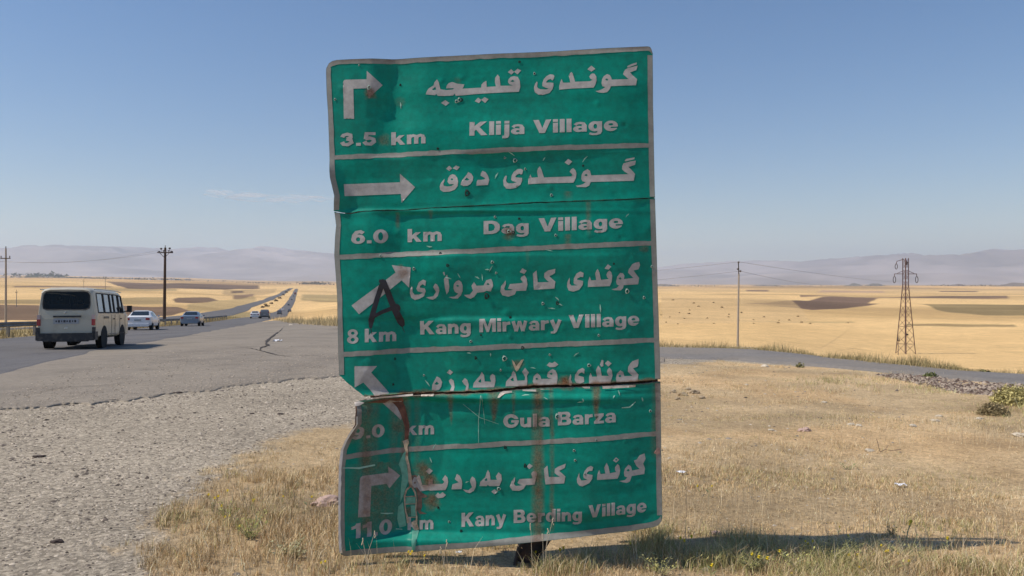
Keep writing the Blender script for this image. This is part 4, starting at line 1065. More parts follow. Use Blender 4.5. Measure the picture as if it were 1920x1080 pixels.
fill('rust_patch', Z(600, 640, 4.5, [wob([(400,515),(520,492),(690,478),(700,520),(640,512),(590,500),(545,520),(480,520)], 4, 7), wob([(600,520),(690,505),(712,560),(722,640),(745,720),(738,850),(700,860),(705,740),(670,620),(640,560)], 5, 9)]), [], mat('rust_runs', (.135, .06, .04), .9, noise=.5, scale=30), lift=LIFT + .0010, wearing=False)
for p in ([(400,478),(520,462),(640,456),(780,447),(782,459),(640,470),(520,476),(402,490)], [(850,452),(960,446),(958,462),(850,464)], [(300,508),(340,500),(385,512),(345,535),(315,538)]):
    fill('seam_lip', Z(600, 640, 4.5, [p]), [], M_ALU, lift=.010, wearing=False)
for p in ([(60,468),(80,430),(110,418),(180,416),(182,430),(120,440),(95,455),(75,470)], [(270,405),(385,403),(385,420),(270,416)], [(765,378),(835,378),(838,392),(790,392)], [(940,372),(1130,366),(1220,362),(1218,380),(1130,386),(942,394)], [(1000,440),(1020,425),(1035,440),(1010,448)][:0] or [(420,398),(520,396),(520,401),(420,404)]):
    fill('seam_lip', Z(920, 640, 4.5, [p]), [], M_ALU, lift=.008, wearing=False)
fill('torn_flap', Z(920, 640, 4.5, [[(1375,940),(1405,895),(1425,900),(1430,945),(1400,952)]]), [], mat('pinkish_rust', (.33, .2, .17), .8, noise=.3, scale=40), lift=.004, wearing=False)

# --- bullet holes, chips, scratches
def hole_mesh():
    n = 9; V = []; Fh = []
    for r, z in ((.0, -.003), (.0042, -.0022), (.0055, .0016), (.009, .0004)):
        for i in range(n):
            a = 2 * math.pi * i / n; k = 1 + .18 * math.sin(a * 3 + r * 900)
            V.append((r * k * math.cos(a), r * k * math.sin(a), z))
    for j in range(3):
        for i in range(n): Fh.append((j * n + i, j * n + (i + 1) % n, (j + 1) * n + (i + 1) % n, (j + 1) * n + i))
    me = bpy.data.meshes.new('bullet_hole'); me.from_pydata(V, [], Fh)
    me.materials.append(mat('hole_dark', (.008, .008, .008), .9)); me.materials.append(mat('hole_rim', (.30, .42, .37), .5))
    for i, p in enumerate(me.polygons): p.material_index = 0 if i < 2 * n else 1
    return me
HM = hole_mesh()
HM2 = HM.copy(); HM2.materials.clear(); HM2.materials.append(mat('chip_dark', (.012, .03, .025), .9)); HM2.materials.append(mat('chip_rim', (.02, .12, .09), .6))
srot = S_N.to_track_quat('Z', 'Y').to_euler()
holes = [(629,187,1),(693,165,1.5),(974,116,1.1),(674,123,.7),(749,157,.8),(856,190,1.5),(861,187,1.4),(865,187,1.3),(1002,138,.9),(822,280,1),(966,302,1.7),(947,297,.9),(877,363,2.1),(985,318,.9),(1093,312,.9),(1034,367,1.1),(929,408,1),(974,411,1),(955,435,1.6),(963,437,1.1),(1042,442,1.1),(777,504,1.1),(841,498,1.3),(714,480,1.1),(827,476,1.2),(924,492,1.3),(931,512,.9),(913,555,2.0),(1175,546,1.6),(1045,568,1.2),(1018,569,1.1),(1207,558,1),(892,671,1.1),(946,672,2),(980,652,1.3),(1104,684,1.5),(939,694,.8),(738,674,1),(1045,779,1.9),(947,839,1.2),(1076,842,1.1),(935,917,1.6),(985,872,1.3),(841,981,1),(864,997,1.1),(1096,885,1),(1078,860,1),(820,955,.9),(1117,822,.8),(957,595,1),(1122,628,.9),(883,640,1.1),(1150,495,.8),(1031,665,.9),(902,628,.8),(1222,500,1),(1219,770,1.1),(735,722,.8),(793,705,.8)]
for i, (x, y, s) in enumerate(holes):
    p = spos(np.array([float(x)]), np.array([float(y)]), .0028)[0]
    o = bpy.data.objects.new('bullet_hole', HM if (i * 7) % 5 < 3 else HM2); link(o, SIGN)
    o.location = Vector(p) - base_pt; o.rotation_euler = srot; o.scale = (s * .8, s * random.uniform(.7, 1.1), s)
sc = []
r_ = random.Random(12)
for (x, y) in [(905,520),(915,506),(921,504),(896,521),(842,522),(862,517),(1030,470),(985,740),(1024,745),(1150,742),(1160,735),(1093,748),(1087,752),(812,840),(806,865),(1035,578),(1045,560),(1050,571),(880,662),(1000,690),(1125,578),(960,290),(1096,300),(1175,405),(806,462),(920,665),(1080,664),(750,196),(875,905),(800,720),(1020,300),(931,330),(1204,748)]:
    a = r_.uniform(0, 3.1); l = r_.uniform(3, 8); sc.append(stroke([(x - math.cos(a) * l, y - math.sin(a) * l), (x, y + r_.uniform(-1, 1)), (x + math.cos(a) * l * .8, y + math.sin(a) * l)], [.5, r_.uniform(1.4, 2.8), .5]))
sc += [stroke([(902,740),(897,790),(897,831)], [.8,1.1,.6]), stroke([(904,742),(909,795)], [.9,.6]), stroke([(868,758),(900,783),(935,795)], [.5,.9,.5]), stroke([(1165,763),(1180,762),(1191,752)], [1.5,2.4,1.2]), stroke([(648,873),(675,876),(703,872)], [1.5,3.5,3]), stroke([(713,963),(725,965),(735,965)], [1,2.5,1]), stroke([(740,995),(752,996)], [1.5,1])]
M_SCR = mat('scratched_film', (.26, .48, .40), .5, noise=.2, scale=50)
for p in sc: fill('scratch', [p], [], M_SCR, lift=LIFT + .0008, wearing=False)

# --- steel behind the panels
fb = MB()
def sp3(px, py, back): return Vector(splane(float(px), float(py))) - S_N * back - base_pt
def rail(p0, p1, back, w, h, name, m):
    b = MB(); a = sp3(*p0, back); c = sp3(*p1, back)
    d = (c - a); L = d.length; d.normalize(); up = S_N.cross(d).normalized()
    R3 = Matrix((d, up, S_N)).transposed()
    b.box((a + c) / 2, (L, w, h), R3); return b.build(name, m, SIGN)
rail((642, 398), (1226, 372), .075, .06, .03, 'rail', M_DARK)
rail((690, 748), (1236, 716), .075, .07, .03, 'rail', M_RUST)
rail((650, 150), (1218, 122), .075, .06, .03, 'rail', M_DARK)
rail((660, 985), (1230, 955), .075, .05, .03, 'rail', M_DARK)
rail((1217, 112), (1234.5, 962), .040, .030, .035, 'edge_tube', M_RUST)
# the bent post: I-section leaving the ground at a slant
pb = MB()
post_pts = [sp3(974, 1078, .06), sp3(990, 1045, .11), sp3(1018, 1002, .14), sp3(1022, 900, .15), sp3(1010, 500, .15), sp3(1000, 150, .15)]
post_pts[0].z = -0.12
for a, c in zip(post_pts[:-1], post_pts[1:]):
    d = c - a; L = d.length; d.normalize(); up = S_N.cross(d).normalized(); R3 = Matrix((d, up, d.cross(up).normalized())).transposed()
    o1 = R3 @ Vector((0, .062, 0)); mid = (a + c) / 2
    pb.box(mid + o1, (L + .012, .014, .11), R3); pb.box(mid - o1, (L + .012, .014, .11), R3); pb.box(mid, (L + .01, .11, .012), R3)
pb.build('post', M_DARK, SIGN)
# ------------------------------------------------------------------ vehicles (local axes: rear at y = 0, front +y, ground z = 0)
M_BEIGE = mat('cream_paint', (.50, .47, .375), .38, noise=.06, scale=3, coat=.3, dirt=((.30, .25, .18), 2.5, .5, .35))
M_WHITEP = mat('white_paint', (.72, .73, .75), .3, noise=.04, scale=3, coat=.4, dirt=((.4, .36, .3), 3, .55, .3))
M_SILVER = mat('silver_paint', (.20, .25, .32), .3, metal=.35, noise=.05, scale=3, coat=.4)
M_GREYP = mat('grey_paint', (.16, .17, .19), .35, metal=.2, coat=.4)
M_REDP = mat('dark_red_paint', (.22, .045, .03), .45)
M_TYRE = mat('tyre_rubber', (.018, .018, .019), .9, noise=.2, scale=20)
M_RIM = mat('wheel_metal', (.34, .34, .34), .45, metal=.5, noise=.2, scale=30)
M_BLACK = mat('black_plastic', (.022, .023, .026), .6, noise=.2, scale=10, dirt=((.12, .10, .08), 6, .5, .5))
M_LAMP = mat('red_lamp', (.38, .03, .035), .25)
M_LAMPW = mat('pale_lamp', (.55, .40, .38), .25)
M_CHROME = mat('chrome_trim', (.6, .6, .6), .25, metal=.8)
M_PLATE = mat('number_plate_paint', (.35, .36, .37), .5, noise=.15, scale=20)
M_GLYPH = mat('plate_figures', (.05, .05, .055), .6)
M_SEAT = mat('seat_cloth', (.10, .12, .14), .9)
M_UNDER = mat('underbody', (.02, .02, .02), .95)
M_DGLASS = mat('dark_glass', (.018, .026, .034), .08, spec=.7)
def glass_mat():
    m = bpy.data.materials.new('tinted_glass'); m.use_nodes = True; nt = m.node_tree; nt.nodes.clear(); L = nt.links.new
    t = nt.nodes.new('ShaderNodeBsdfTransparent'); t.inputs[0].default_value = (.16, .20, .24, 1)
    g = nt.nodes.new('ShaderNodeBsdfGlossy'); g.inputs['Roughness'].default_value = .04; g.inputs[0].default_value = (.42, .46, .5, 1)
    fr = nt.nodes.new('ShaderNodeFresnel'); fr.inputs[0].default_value = 1.5
    mx = nt.nodes.new('ShaderNodeMixShader'); o = nt.nodes.new('ShaderNodeOutputMaterial')
    L(fr.outputs[0], mx.inputs[0]); L(t.outputs[0], mx.inputs[1]); L(g.outputs[0], mx.inputs[2]); L(mx.outputs[0], o.inputs[0]); return m
M_TGLASS = glass_mat()

def wheel(parent, x, y, r, w, side):
    b = MB(); n = 20
    prof = [(r * .62, -w / 2), (r * .93, -w / 2), (r, -w * .3), (r, w * .3), (r * .93, w / 2), (r * .62, w / 2)]
    V = []; Fs = []
    for a in range(n):
        t = 2 * math.pi * a / n
        for (rr, ww) in prof: V.append((x + ww, y + rr * math.cos(t), r + rr * math.sin(t)))
    k = len(prof)
    for a in range(n):
        for j in range(k - 1):
            Fs.append((a * k + j, a * k + j + 1, ((a + 1) % n) * k + j + 1, ((a + 1) % n) * k + j))
    b.add(V, Fs); wo_ = b.build('wheel', M_TYRE, parent, False)
    b = MB(); xs = x + side * w * .36
    b.tube((xs - side * w * .5, y, r), (xs, y, r), r * .63, r * .60, 16)
    b.tube((xs, y, r), (xs + side * .02, y, r), r * .18, r * .14, 10)
    b.build('rim', M_RIM, wo_); return wo_

class Body:
    """a vehicle shell: rings across the length; each ring gives heights and half widths"""
    def __init__(s, stations): s.st = stations
    def at(s, y):
        st = s.st
        for a, b in zip(st[:-1], st[1:]):
            if a[0] <= y <= b[0]:
                t = (y - a[0]) / (b[0] - a[0]); return [a[i] + (b[i] - a[i]) * t for i in range(1, 7)]
        return list((st[0] if y < st[0][0] else st[-1])[1:7])
    # station: y, z_bottom, z_belt, z_roof, w_low, w_belt, w_roof
    def ring(s, y):
        zb, zt, zr, wl, wb, wr = s.at(y)
        zm = zb + (zt - zb) * .45
        q = min(.12, (zr - zt) * .19)
        h = [(0, zb), (wl * .9, zb), (wl, zb + .06), (max(wl, wb) + .012, zm), (wb, zt), (wr + (wb - wr) * .12, zt + (zr - zt) * .80), (wr + .005, zr - q), (wr - q * .6, zr - q * .38), (wr - q * 1.9, zr - q * .08), (0, zr)]
        return h
    def side(s, y, u):
        zb, zt, zr, wl, wb, wr = s.at(y)
        x0, z0 = wb, zt; x1, z1 = wr + (wb - wr) * .12, zt + (zr - zt) * .80
        return x0 + (x1 - x0) * u, z0 + (z1 - z0) * u
    def shell(s, ys, skip=()):
        V = []; Fs = []; rings = [s.ring(y) for y in ys]; k = len(rings[0])
        for y, r in zip(ys, rings):
            for (x, z) in r: V.append((x, y, z))
            for (x, z) in r[-2:0:-1]: V.append((-x, y, z))
        n = 2 * k - 2
        for i in range(len(ys) - 1):
            for j in range(n):
                seg = j if j < k - 1 else n - 1 - j
                if seg == 4 and i in skip: continue
                Fs.append((i * n + j, i * n + (j + 1) % n, (i + 1) * n + (j + 1) % n, (i + 1) * n + j))
        return V, Fs, n

def patch(name, m, pts, parent, off=(0, 0, 0), th=0.0):
    b = MB(); pts = [Vector(p) + Vector(off) for p in pts]
    b.add(pts, [tuple(range(len(pts)))]); return b.build(name, m, parent)

def make_van():
    t = empty('van', (0, 0, 0), 0, 'cream minibus with a wide rear window driving away on the highway', 'van')
    L_ = 4.70
    st = [(0.0, .46, 1.14, 1.90, .80, .80, .70), (.10, .40, 1.14, 1.955, .835, .835, .735), (.30, .36, 1.14, 1.975, .845, .845, .745), (3.1, .34, 1.14, 1.97, .845, .845, .745),
          (3.75, .34, 1.13, 1.92, .845, .845, .73), (4.15, .34, 1.12, 1.55, .84, .84, .72), (4.50, .34, 1.10, 1.16, .83, .82, .74), (4.64, .36, .95, 1.0, .80, .78, .72), (4.70, .42, .8, .84, .70, .70, .6)]
    B = Body(st)
    wins = [(.34, 1.10), (1.18, 1.92), (2.00, 2.42), (2.50, 3.08), (3.22, 3.70)]
    ys = sorted(set([0, .06, .10, .2, .30] + [v for w in wins for v in w] + [3.45, 3.9, 4.15, 4.5, 4.64, 4.70]))
    skip = [ys.index(a) for a, b in wins] + [ys.index(3.45)]
    V, Fs, n = B.shell(ys, skip)
    Fs.append(tuple(range((len(ys) - 1) * n, len(ys) * n)))
    # rear wall with a hole for its window: strips round it
    b = MB(); b.add(V, Fs); body = b.build('body', M_BEIGE, t, False)
    for p in body.data.polygons: p.use_smooth = True
    try: body.data.set_sharp_from_angle(angle=math.radians(35))
    except Exception: pass
    rw = [(-.66, 1.30), (-.55, 1.255), (.55, 1.255), (.66, 1.30), (.68, 1.42), (.655, 1.72), (.60, 1.80), (.50, 1.825), (-.50, 1.825), (-.60, 1.80), (-.655, 1.72), (-.68, 1.42)]
    ring0 = [(V[i][0], V[i][2]) for i in range(n)]
    outer = []; N = 48
    def hit(poly, a, cx, cz):
        dx, dz = math.cos(a), math.sin(a); best = 1e9
        for (x0, z0), (x1, z1) in zip(poly, poly[1:] + poly[:1]):
            ex, ez = x1 - x0, z1 - z0; den = dx * ez - dz * ex
            if abs(den) < 1e-9: continue
            tt = ((x0 - cx) * ez - (z0 - cz) * ex) / den; uu = ((x0 - cx) * dz - (z0 - cz) * dx) / den
            if tt > 0 and -1e-6 <= uu <= 1 + 1e-6: best = min(best, tt)
        return (cx + dx * best, cz + dz * best)
    bulge = lambda x, z: -.02 * math.cos(x * 1.6) + max(0, z - 1.15) * .08
    V2 = []; F2 = []
    for i in range(N):
        a = 2 * math.pi * (i + .5) / N
        ox, oz = hit(ring0, a, 0, 1.52); ix, iz = hit(rw, a, 0, 1.52)
        V2 += [(ox, 0, oz), ((ox + ix) / 2, bulge((ox + ix) / 2, (oz + iz) / 2), (oz + iz) / 2), (ix, bulge(ix, iz), iz)]
    for i in range(N):
        j = (i + 1) % N
        for k in range(2): F2.append((i * 3 + k, i * 3 + k + 1, j * 3 + k + 1, j * 3 + k))
    b = MB(); b.add(V2, F2); tg = b.build('tailgate', M_BEIGE, t, True)
    rear = lambda pts, dy=-.012: [(x, bulge(x, z) + dy, z) for x, z in pts]
    patch('window_pane', M_TGLASS, rear(rw, .004), t)
    fr = MB(); q = rw + rw[:1]
    for (a, c) in zip(q[:-1], q[1:]): fr.tube((a[0], bulge(*a) - .004, a[1]), (c[0], bulge(*c) - .004, c[1]), .016, n=5)
    fr.build('window_seal', M_BLACK, t)
    b = MB(); b.box((.03, -.03, 1.045), (.80, .03, .055)); b.build('handle_strip', M_BLACK, t)
    b = MB(); b.box((.0, -.025, .895), (.74, .02, .17)); pl = b.build('number_plate', M_PLATE, t)
    b = MB()
    for i, w in enumerate((.05, .07, .04, .08, .05, .06, .04, .07)): b.box((-.28 + i * .078, -.037, .895), (w * .8, .003, .055 + .02 * (i % 2)))
    b.build('plate_figures', M_GLYPH, pl)
    for s in (-1, 1):
        b = MB(); b.box((s * .55, -.018, .965), (.36, .012, .02)); b.build('trim_line', M_BEIGE, t)
        b = MB(); b.box((s * .785, .0, .86), (.10, .07, .20)); la = b.build('tail_lamp', M_LAMP, t)
        b = MB(); b.box((s * .787, .002, 1.03), (.09, .07, .14)); b.build('lamp_lens', M_LAMPW, la)
    b = MB(); b.box((0, -.035, .40), (1.62, .14, .24)); b.box((0, -.04, .30), (1.3, .1, .10))
    for s in (-1, 1):
        b.box((s * .82, .09, .43), (.07, .34, .26)); b.box((s * .80, -.01, .60), (.09, .08, .20))
    b.build('bumper', M_BLACK, t)
    b = MB(); b.box((.0, -.03, .68), (.10, .02, .03)); b.ball((-.02, -.035, 1.17), .03, 6, 4); b.build('badge', M_CHROME, t)
    for (a, c) in wins:
        for s in (-1, 1):
            x0, z0 = B.side(a, .04); x1, z1 = B.side(a, .97); x2, z2 = B.side(c, .97); x3, z3 = B.side(c, .04)
            g = patch('window_pane', M_TGLASS, [(s * (x0 - .004), a, z0), (s * (x1 - .004), a, z1), (s * (x2 - .004), c, z2), (s * (x3 - .004), c, z3)], t)
            fr = MB(); P4 = [(s * (x0 + .004), a, z0), (s * (x1 + .004), a, z1), (s * (x2 + .004), c, z2), (s * (x3 + .004), c, z3)]
            for p, q_ in zip(P4, P4[1:] + P4[:1]): fr.tube(p, q_, .02, n=5)
            fr.build('window_seal', M_BLACK, g)
    for s in (-1, 1):
        x0, z0 = B.side(3.76, .04); x1, z1 = B.side(3.76, .9); x2, z2 = B.side(4.1, .04)
        patch('quarter_window', M_DGLASS, [(s * (x0 + .006), 3.74, z0), (s * (x1 + .006), 3.74, z1 - .03), (s * (x2 + .006), 4.14, z2)], t)
        b = MB(); b.box((s * .99, 4.02, 1.30), (.16, .09, .24)); b.tube((s * .84, 4.02, 1.2), (s * .95, 4.02, 1.24), .02); b.build('wing_mirror', M_BLACK, t)
        b = MB(); b.box((s * .862, 1.30, 1.00), (.008, .62, .07)); b.build('side_emblem', mat('emblem_grey', (.20, .17, .13), .6), t)
        b = MB()
        for yy in (2.0, 2.46, 3.15, 3.95): b.box((s * .8615, yy, .76), (.006, .014, .70))
        b.box((s * .8615, 2.7, .44), (.006, 2.6, .014)); b.build('door_seam', M_BLACK, t)
        for hy in (2.32, 3.30): b = MB(); b.box((s * .872, hy, .95), (.02, .16, .04)); b.build('door_handle', M_BLACK, t)
        for wy in (1.03, 3.52):
            b = MB(); b.tube((s * .862, wy, .34), (s * .845, wy, .34), .40, .40, 20); b.build('wheel_arch', M_UNDER, t)
            wheel(t, s * .755, wy, .325, .20, s)
    ws = patch('windscreen', M_DGLASS, [(-.70, 4.53, 1.18), (.70, 4.53, 1.18), (.66, 4.10, 1.66), (-.66, 4.10, 1.66)], t)
    b = MB(); b.box((0, 2.3, .36), (1.5, 4.2, .08)); b.tube((.05, .55, .26), (.05, 1.0, .26), .13, n=10); b.tube((-.35, .0, .30), (-.35, .6, .30), .035); b.tube((-.7, 1.03, .32), (.7, 1.03, .32), .05); b.build('underbody', M_UNDER, t)
    b = MB(); b.box((0, 2.0, .80), (1.52, 3.6, .04)); b.build('cabin_floor', M_UNDER, t)
    b = MB()
    for yy in (.75, 1.6, 2.4, 3.2):
        b.box((-.4, yy, 1.15), (.62, .12, .62)); b.box((.35, yy, 1.13), (.62, .12, .58)); b.box((-.4, yy + .2, 1.0), (.62, .4, .12)); b.box((.35, yy + .2, 1.0), (.62, .4, .12))
    b.ball((-.45, 3.25, 1.55), .12); b.build('seats', M_SEAT, t)
    b = MB(); b.path([(.78 * s_, y_, B.at(y_)[2] - .05) for s_ in (1,) for y_ in (.1, 1, 2, 3, 3.6)], .018); b.path([(-.78, y_, B.at(y_)[2] - .05) for y_ in (.1, 1, 2, 3, 3.6)], .018); b.build('rain_gutter', M_BEIGE, t)
    return t

def make_sedan(paint, label, cat='car', name='parked_car', W=.86, H_=1.42, suv=False, simple=False):
    t = empty(name, (0, 0, 0), 0, label, cat)
    z = H_ / 1.42
    if suv:
        st = [(0, .42, .98 * z, 1.05 * z, .80, .78, .70), (.12, .36, 1.0 * z, 1.30 * z, W, W, .70), (.55, .34, 1.0 * z, 1.42 * z, W, W, .68), (2.3, .33, .98 * z, 1.42 * z, W, W, .68), (2.75, .33, .97 * z, 1.35 * z, W, W, .66), (3.3, .33, .95 * z, 1.0 * z, W, .84, .74), (4.2, .35, .88 * z, .92 * z, .84, .80, .70), (4.4, .42, .7, .74, .76, .72, .6)]
    else:
        st = [(0, .40, .90, .95, .76, .74, .62), (.08, .32, .93, 1.00, .83, .81, .68), (.75, .28, .95, 1.04, W, W, .70), (1.25, .26, .95, 1.36, W, W, .60), (1.6, .26, .95, 1.42, W, W, .59), (2.5, .26, .94, 1.40, W, W, .59), (2.85, .26, .93, 1.30, W, W, .62), (3.35, .27, .92, .97, W, .83, .72), (4.25, .30, .78, .84, .82, .78, .66), (4.42, .38, .62, .68, .72, .68, .55)]
    B = Body(st)
    ys = sorted(set([s[0] for s in st] + [1.0, 1.4, 2.0, 2.2, 3.1]))
    V, Fs, n = B.shell(ys); Fs.append(tuple(range(n - 1, -1, -1))); Fs.append(tuple(range((len(ys) - 1) * n, len(ys) * n)))
    b = MB(); b.add(V, Fs); o = b.build('body', paint, t, True)
    try: o.data.set_sharp_from_angle(angle=math.radians(40))
    except Exception: pass
    if suv: rwp = [(-.62, .02, 1.02 * z), (.62, .02, 1.02 * z), (.60, .28, 1.36 * z), (-.60, .28, 1.36 * z)]; spans = [(.55, 1.0), (1.0, 1.75), (1.85, 2.75)]
    else: rwp = [(-.62, .78, 1.055), (.62, .78, 1.055), (.52, 1.24, 1.35), (-.52, 1.24, 1.35)]; spans = [(1.15, 1.9), (1.98, 2.9)]
    nrm = Vector((0, -.6, .8)) * .018 if not suv else Vector((0, -.03, .01))
    patch('rear_window', M_DGLASS, [Vector(p) + nrm for p in rwp], t)
    for s in (-1, 1):
        for (a, c) in spans:
            x0, z0 = B.side(a, .08); x1, z1 = B.side(a + (.1 if a < 1.2 and not suv else 0), .92); x2, z2 = B.side(c - (.0), .90); x3, z3 = B.side(c, .08)
            patch('side_window', M_DGLASS, [(s * (x0 + .008), a, z0), (s * (x1 + .012), a + (.1 if a < 1.2 and not suv else 0), z1), (s * (x2 + .012), c - (.25 if c > 2.6 else 0), z2), (s * (x3 + .008), c, z3)], t)
        b = MB(); zz = .86 if not suv else 1.0 * z
        b.box((s * (.66 if not suv else .74), .02, zz - .06), (.26 if not suv else .12, .07, .16 if not suv else .26)); b.build('tail_lamp', M_LAMP, t)
        if not simple:
            b = MB(); b.box((s * .96, 2.85, 1.0), (.14, .08, .12)); b.build('wing_mirror', paint, t)
        for wy in (.85, 3.45):
            b = MB(); b.tube((s * (W + .008), wy, .31), (s * (W - .02), wy, .31), .36, .36, 18); b.build('wheel_arch', M_UNDER, t)
            wheel(t, s * (W - .10), wy, .31, .20, s)
    b = MB(); b.box((0, -.02, .36), (1.5, .10, .16)); b.box((0, .5, .27), (1.3, .9, .08)); b.build('bumper', M_BLACK if suv else paint, t)
    b = MB(); b.box((0, -.035, .72 if not suv else .80), (.46, .015, .12)); b.build('number_plate', M_PLATE, t)
    b = MB(); b.box((0, 2.2, .27), (1.5, 3.8, .06)); b.build('underbody', M_UNDER, t)
    patch('windscreen', M_DGLASS, [(-.64, 3.32, 1.02), (.64, 3.32, 1.02), (.54, 2.86, 1.34), (-.54, 2.86, 1.34)], t, off=(0, .03, .03))
    return t

def place(t, px, d, heading, dz=.04):
    p = on(px, d); t.location = (p.x, p.y, p.z + dz + d * .00022)
    # pitch with the slope of the road
    f = Vector((-math.sin(heading * D2R), math.cos(heading * D2R)))
    g1 = gz(p.x + f.x * 4, p.y + f.y * 4); t.rotation_mode = 'XYZ'
    t.rotation_euler = (math.atan2(g1 - p.z, 4), 0, heading * D2R); return t
van = make_van()
place(van, 124, 25.4, 13.5, .03)
s1 = make_sedan(M_WHITEP, 'white sedan with red tail lamps just ahead of the cream minibus', name='car'); place(s1, 258, 57.5, 15)
s2 = make_sedan(M_SILVER, 'silver blue sedan following the curve ahead of the white sedan', name='car'); place(s2, 355, 76.5, 14)
s3 = make_sedan(M_GREYP, 'dark grey estate car far ahead beside a small white car', name='car', suv=True, H_=1.7); place(s3, 496, 152, 15)
s4 = make_sedan(M_WHITEP, 'small white car in the left lane beside the dark estate car', name='car', simple=True); place(s4, 477.5, 156, 15)
def clone(src, px, d, heading, label, group=None):
    c = copy_tree(src); c['label'] = label
    if group: c['group'] = group
    return place(c, px, d, heading)
G_ = 'distant vehicles on the highway'
sb = make_sedan(M_REDP, 'dark red truck-like vehicle farthest up the highway near the crest', 'vehicle', name='vehicle', suv=True, H_=2.2, simple=True); place(sb, 553.5, 1300, 15); sb['group'] = G_; sb.scale = (1.7, 1.6, 1.7)
clone(s3, 524, 300, 15, 'grey car low on the highway dip behind the white and dark cars', G_)
clone(s3, 542.5, 430, 12, 'dark vehicle at the right road edge in the dip', G_)
clone(s4, 530, 520, 14, 'pale car in the left lane climbing out of the dip', G_)
clone(s3, 541, 700, 14, 'dark vehicle mid slope on the far highway, in front of the others', G_)
clone(s3, 547, 900, 14, 'dark vehicle in the middle of the far slope of the highway', G_)
clone(s3, 550.5, 1080, 14, 'small dark vehicle below the red one on the far slope', G_)
# ------------------------------------------------------------------ poles, pylon, wires, guard rail
M_WOOD = mat('dark_pole_steel', (.060, .035, .024), .85, noise=.3, scale=6)
M_CONC = mat('concrete_pole', (.30, .27, .235), .9, noise=.15, scale=6)
M_INS = mat('insulator', (.05, .04, .045), .35)
M_LATT = mat('painted_lattice_steel', (.115, .062, .055), .8, noise=.25, scale=2)
M_WIRE = mat('aluminium_wire', (.55, .56, .58), .4, metal=.5)
M_WIRED = mat('dark_wire', (.12, .12, .14), .6)
def zrow(py, d): return CAMZ - (py - 540) / F * d
def xcol(px, d): return (px - 960) / F * d

# big pole at the roadside
d = 126; base = on(308, d); Hh = zrow(460, d) - base.z
t = empty('utility_pole', base, 0, 'tall dark brown utility pole with six insulators beside the silver car', 'utility pole')
b = MB(); b.tube((0, 0, -.5), (.15, 0, Hh * .97), .27, .17, 10); b.build('pole', M_WOOD, t)
b = MB(); z = Hh - 1.15; b.box((.13, -.2, z), (2.3, .12, .14)); b.box((.13, .2, z), (2.3, .12, .14))
for s in (-1, 1): b.tube((.13, -.2, z - .8), (.13 + s * .8, -.2, z), .04)
b.build('crossarm', M_WOOD, t)
b = MB(); b.tube((.15, 0, Hh * .95), (.15, 0, Hh), .08, .05); b.build('top_pin', M_WOOD, t)
for (x, dz, r) in ((-.95, .12, .22), (-.62, .62, .20), (-.25, .28, .14), (.55, .30, .14), (.72, .68, .20), (1.02, .12, .24)):
    b = MB(); b.tube((.13 + x, 0, z - .02), (.13 + x, 0, z + dz), .03); b.ball((.13 + x, 0, z + dz), r, 8, 5, (1, 1, .75)); b.build('insulator', M_INS, t)
pole_top = [base + Vector((.13 + x, 0, z + .4)) for x in (-.95, .72, 1.02)]

def small_pole(px, d, top, labelx, m=M_CONC, arm=True, r=.13, name='utility_pole', lean=0, group='thin utility poles in the left fields'):
    base = on(px, d); Hh = zrow(top, d) - base.z
    t = empty(name, base, 0, labelx, 'utility pole', group)
    b = MB(); b.tube((0, 0, -.4), (lean, 0, Hh), r, r * .6, 8); b.build('pole', m, t)
    if arm:
        zc = Hh - .125 * Hh; b = MB(); b.box((lean, -.1, zc), (Hh * .125, .10, .12)); b.build('crossarm', M_WOOD, t)
        for s in (-1, 1):
            b = MB(); b.tube((s * Hh * .055, -.1, zc), (s * Hh * .055, -.1, zc + .35), .05, .07); b.build('insulator', M_INS, t)
        b = MB(); b.tube((lean, 0, Hh * .98), (lean, 0, Hh + .3), .06); b.build('insulator', M_INS, t)
    return t, base, Hh
P8 = small_pole(11, 112, 466, 'slim pole with a short crossarm at the left edge of view', r=.17, group=None)
small_pole(31, 300, 545, 'short thin pole standing in the field just left of the minibus')
small_pole(157, 640, 523, 'short pole rising just above the minibus roof', r=.22)
small_pole(197.5, 640, 519, 'thin pole above the right end of the minibus roof', r=.22)
small_pole(1684, 122, 635, 'low pole with a small crossarm at the foot of the lattice pylon', m=M_LATT, r=.06, group=None)

# right thin pole
d = 99; base = on(1383, d); Hh = zrow(491, d) - base.z
tp = empty('utility_pole', base, 0, 'slender pale pole carrying two wires beyond the side road', 'utility pole')
b = MB(); b.tube((0, 0, -.4), (.15, 0, Hh * .86), .145, .10, 8); b.build('pole', M_CONC, tp)
b = MB(); b.tube((.15, 0, Hh * .85), (.10, 0, Hh), .07, .06); b.build('extension', M_DARK, tp)
for (x, zz) in ((.12, Hh - .05), (.35, Hh * .895), (.02, Hh * .92)):
    b = MB(); b.tube((.14, 0, zz), (x, 0, zz), .04); b.ball((x, 0, zz), .13, 7, 5); b.build('insulator', M_INS, tp)

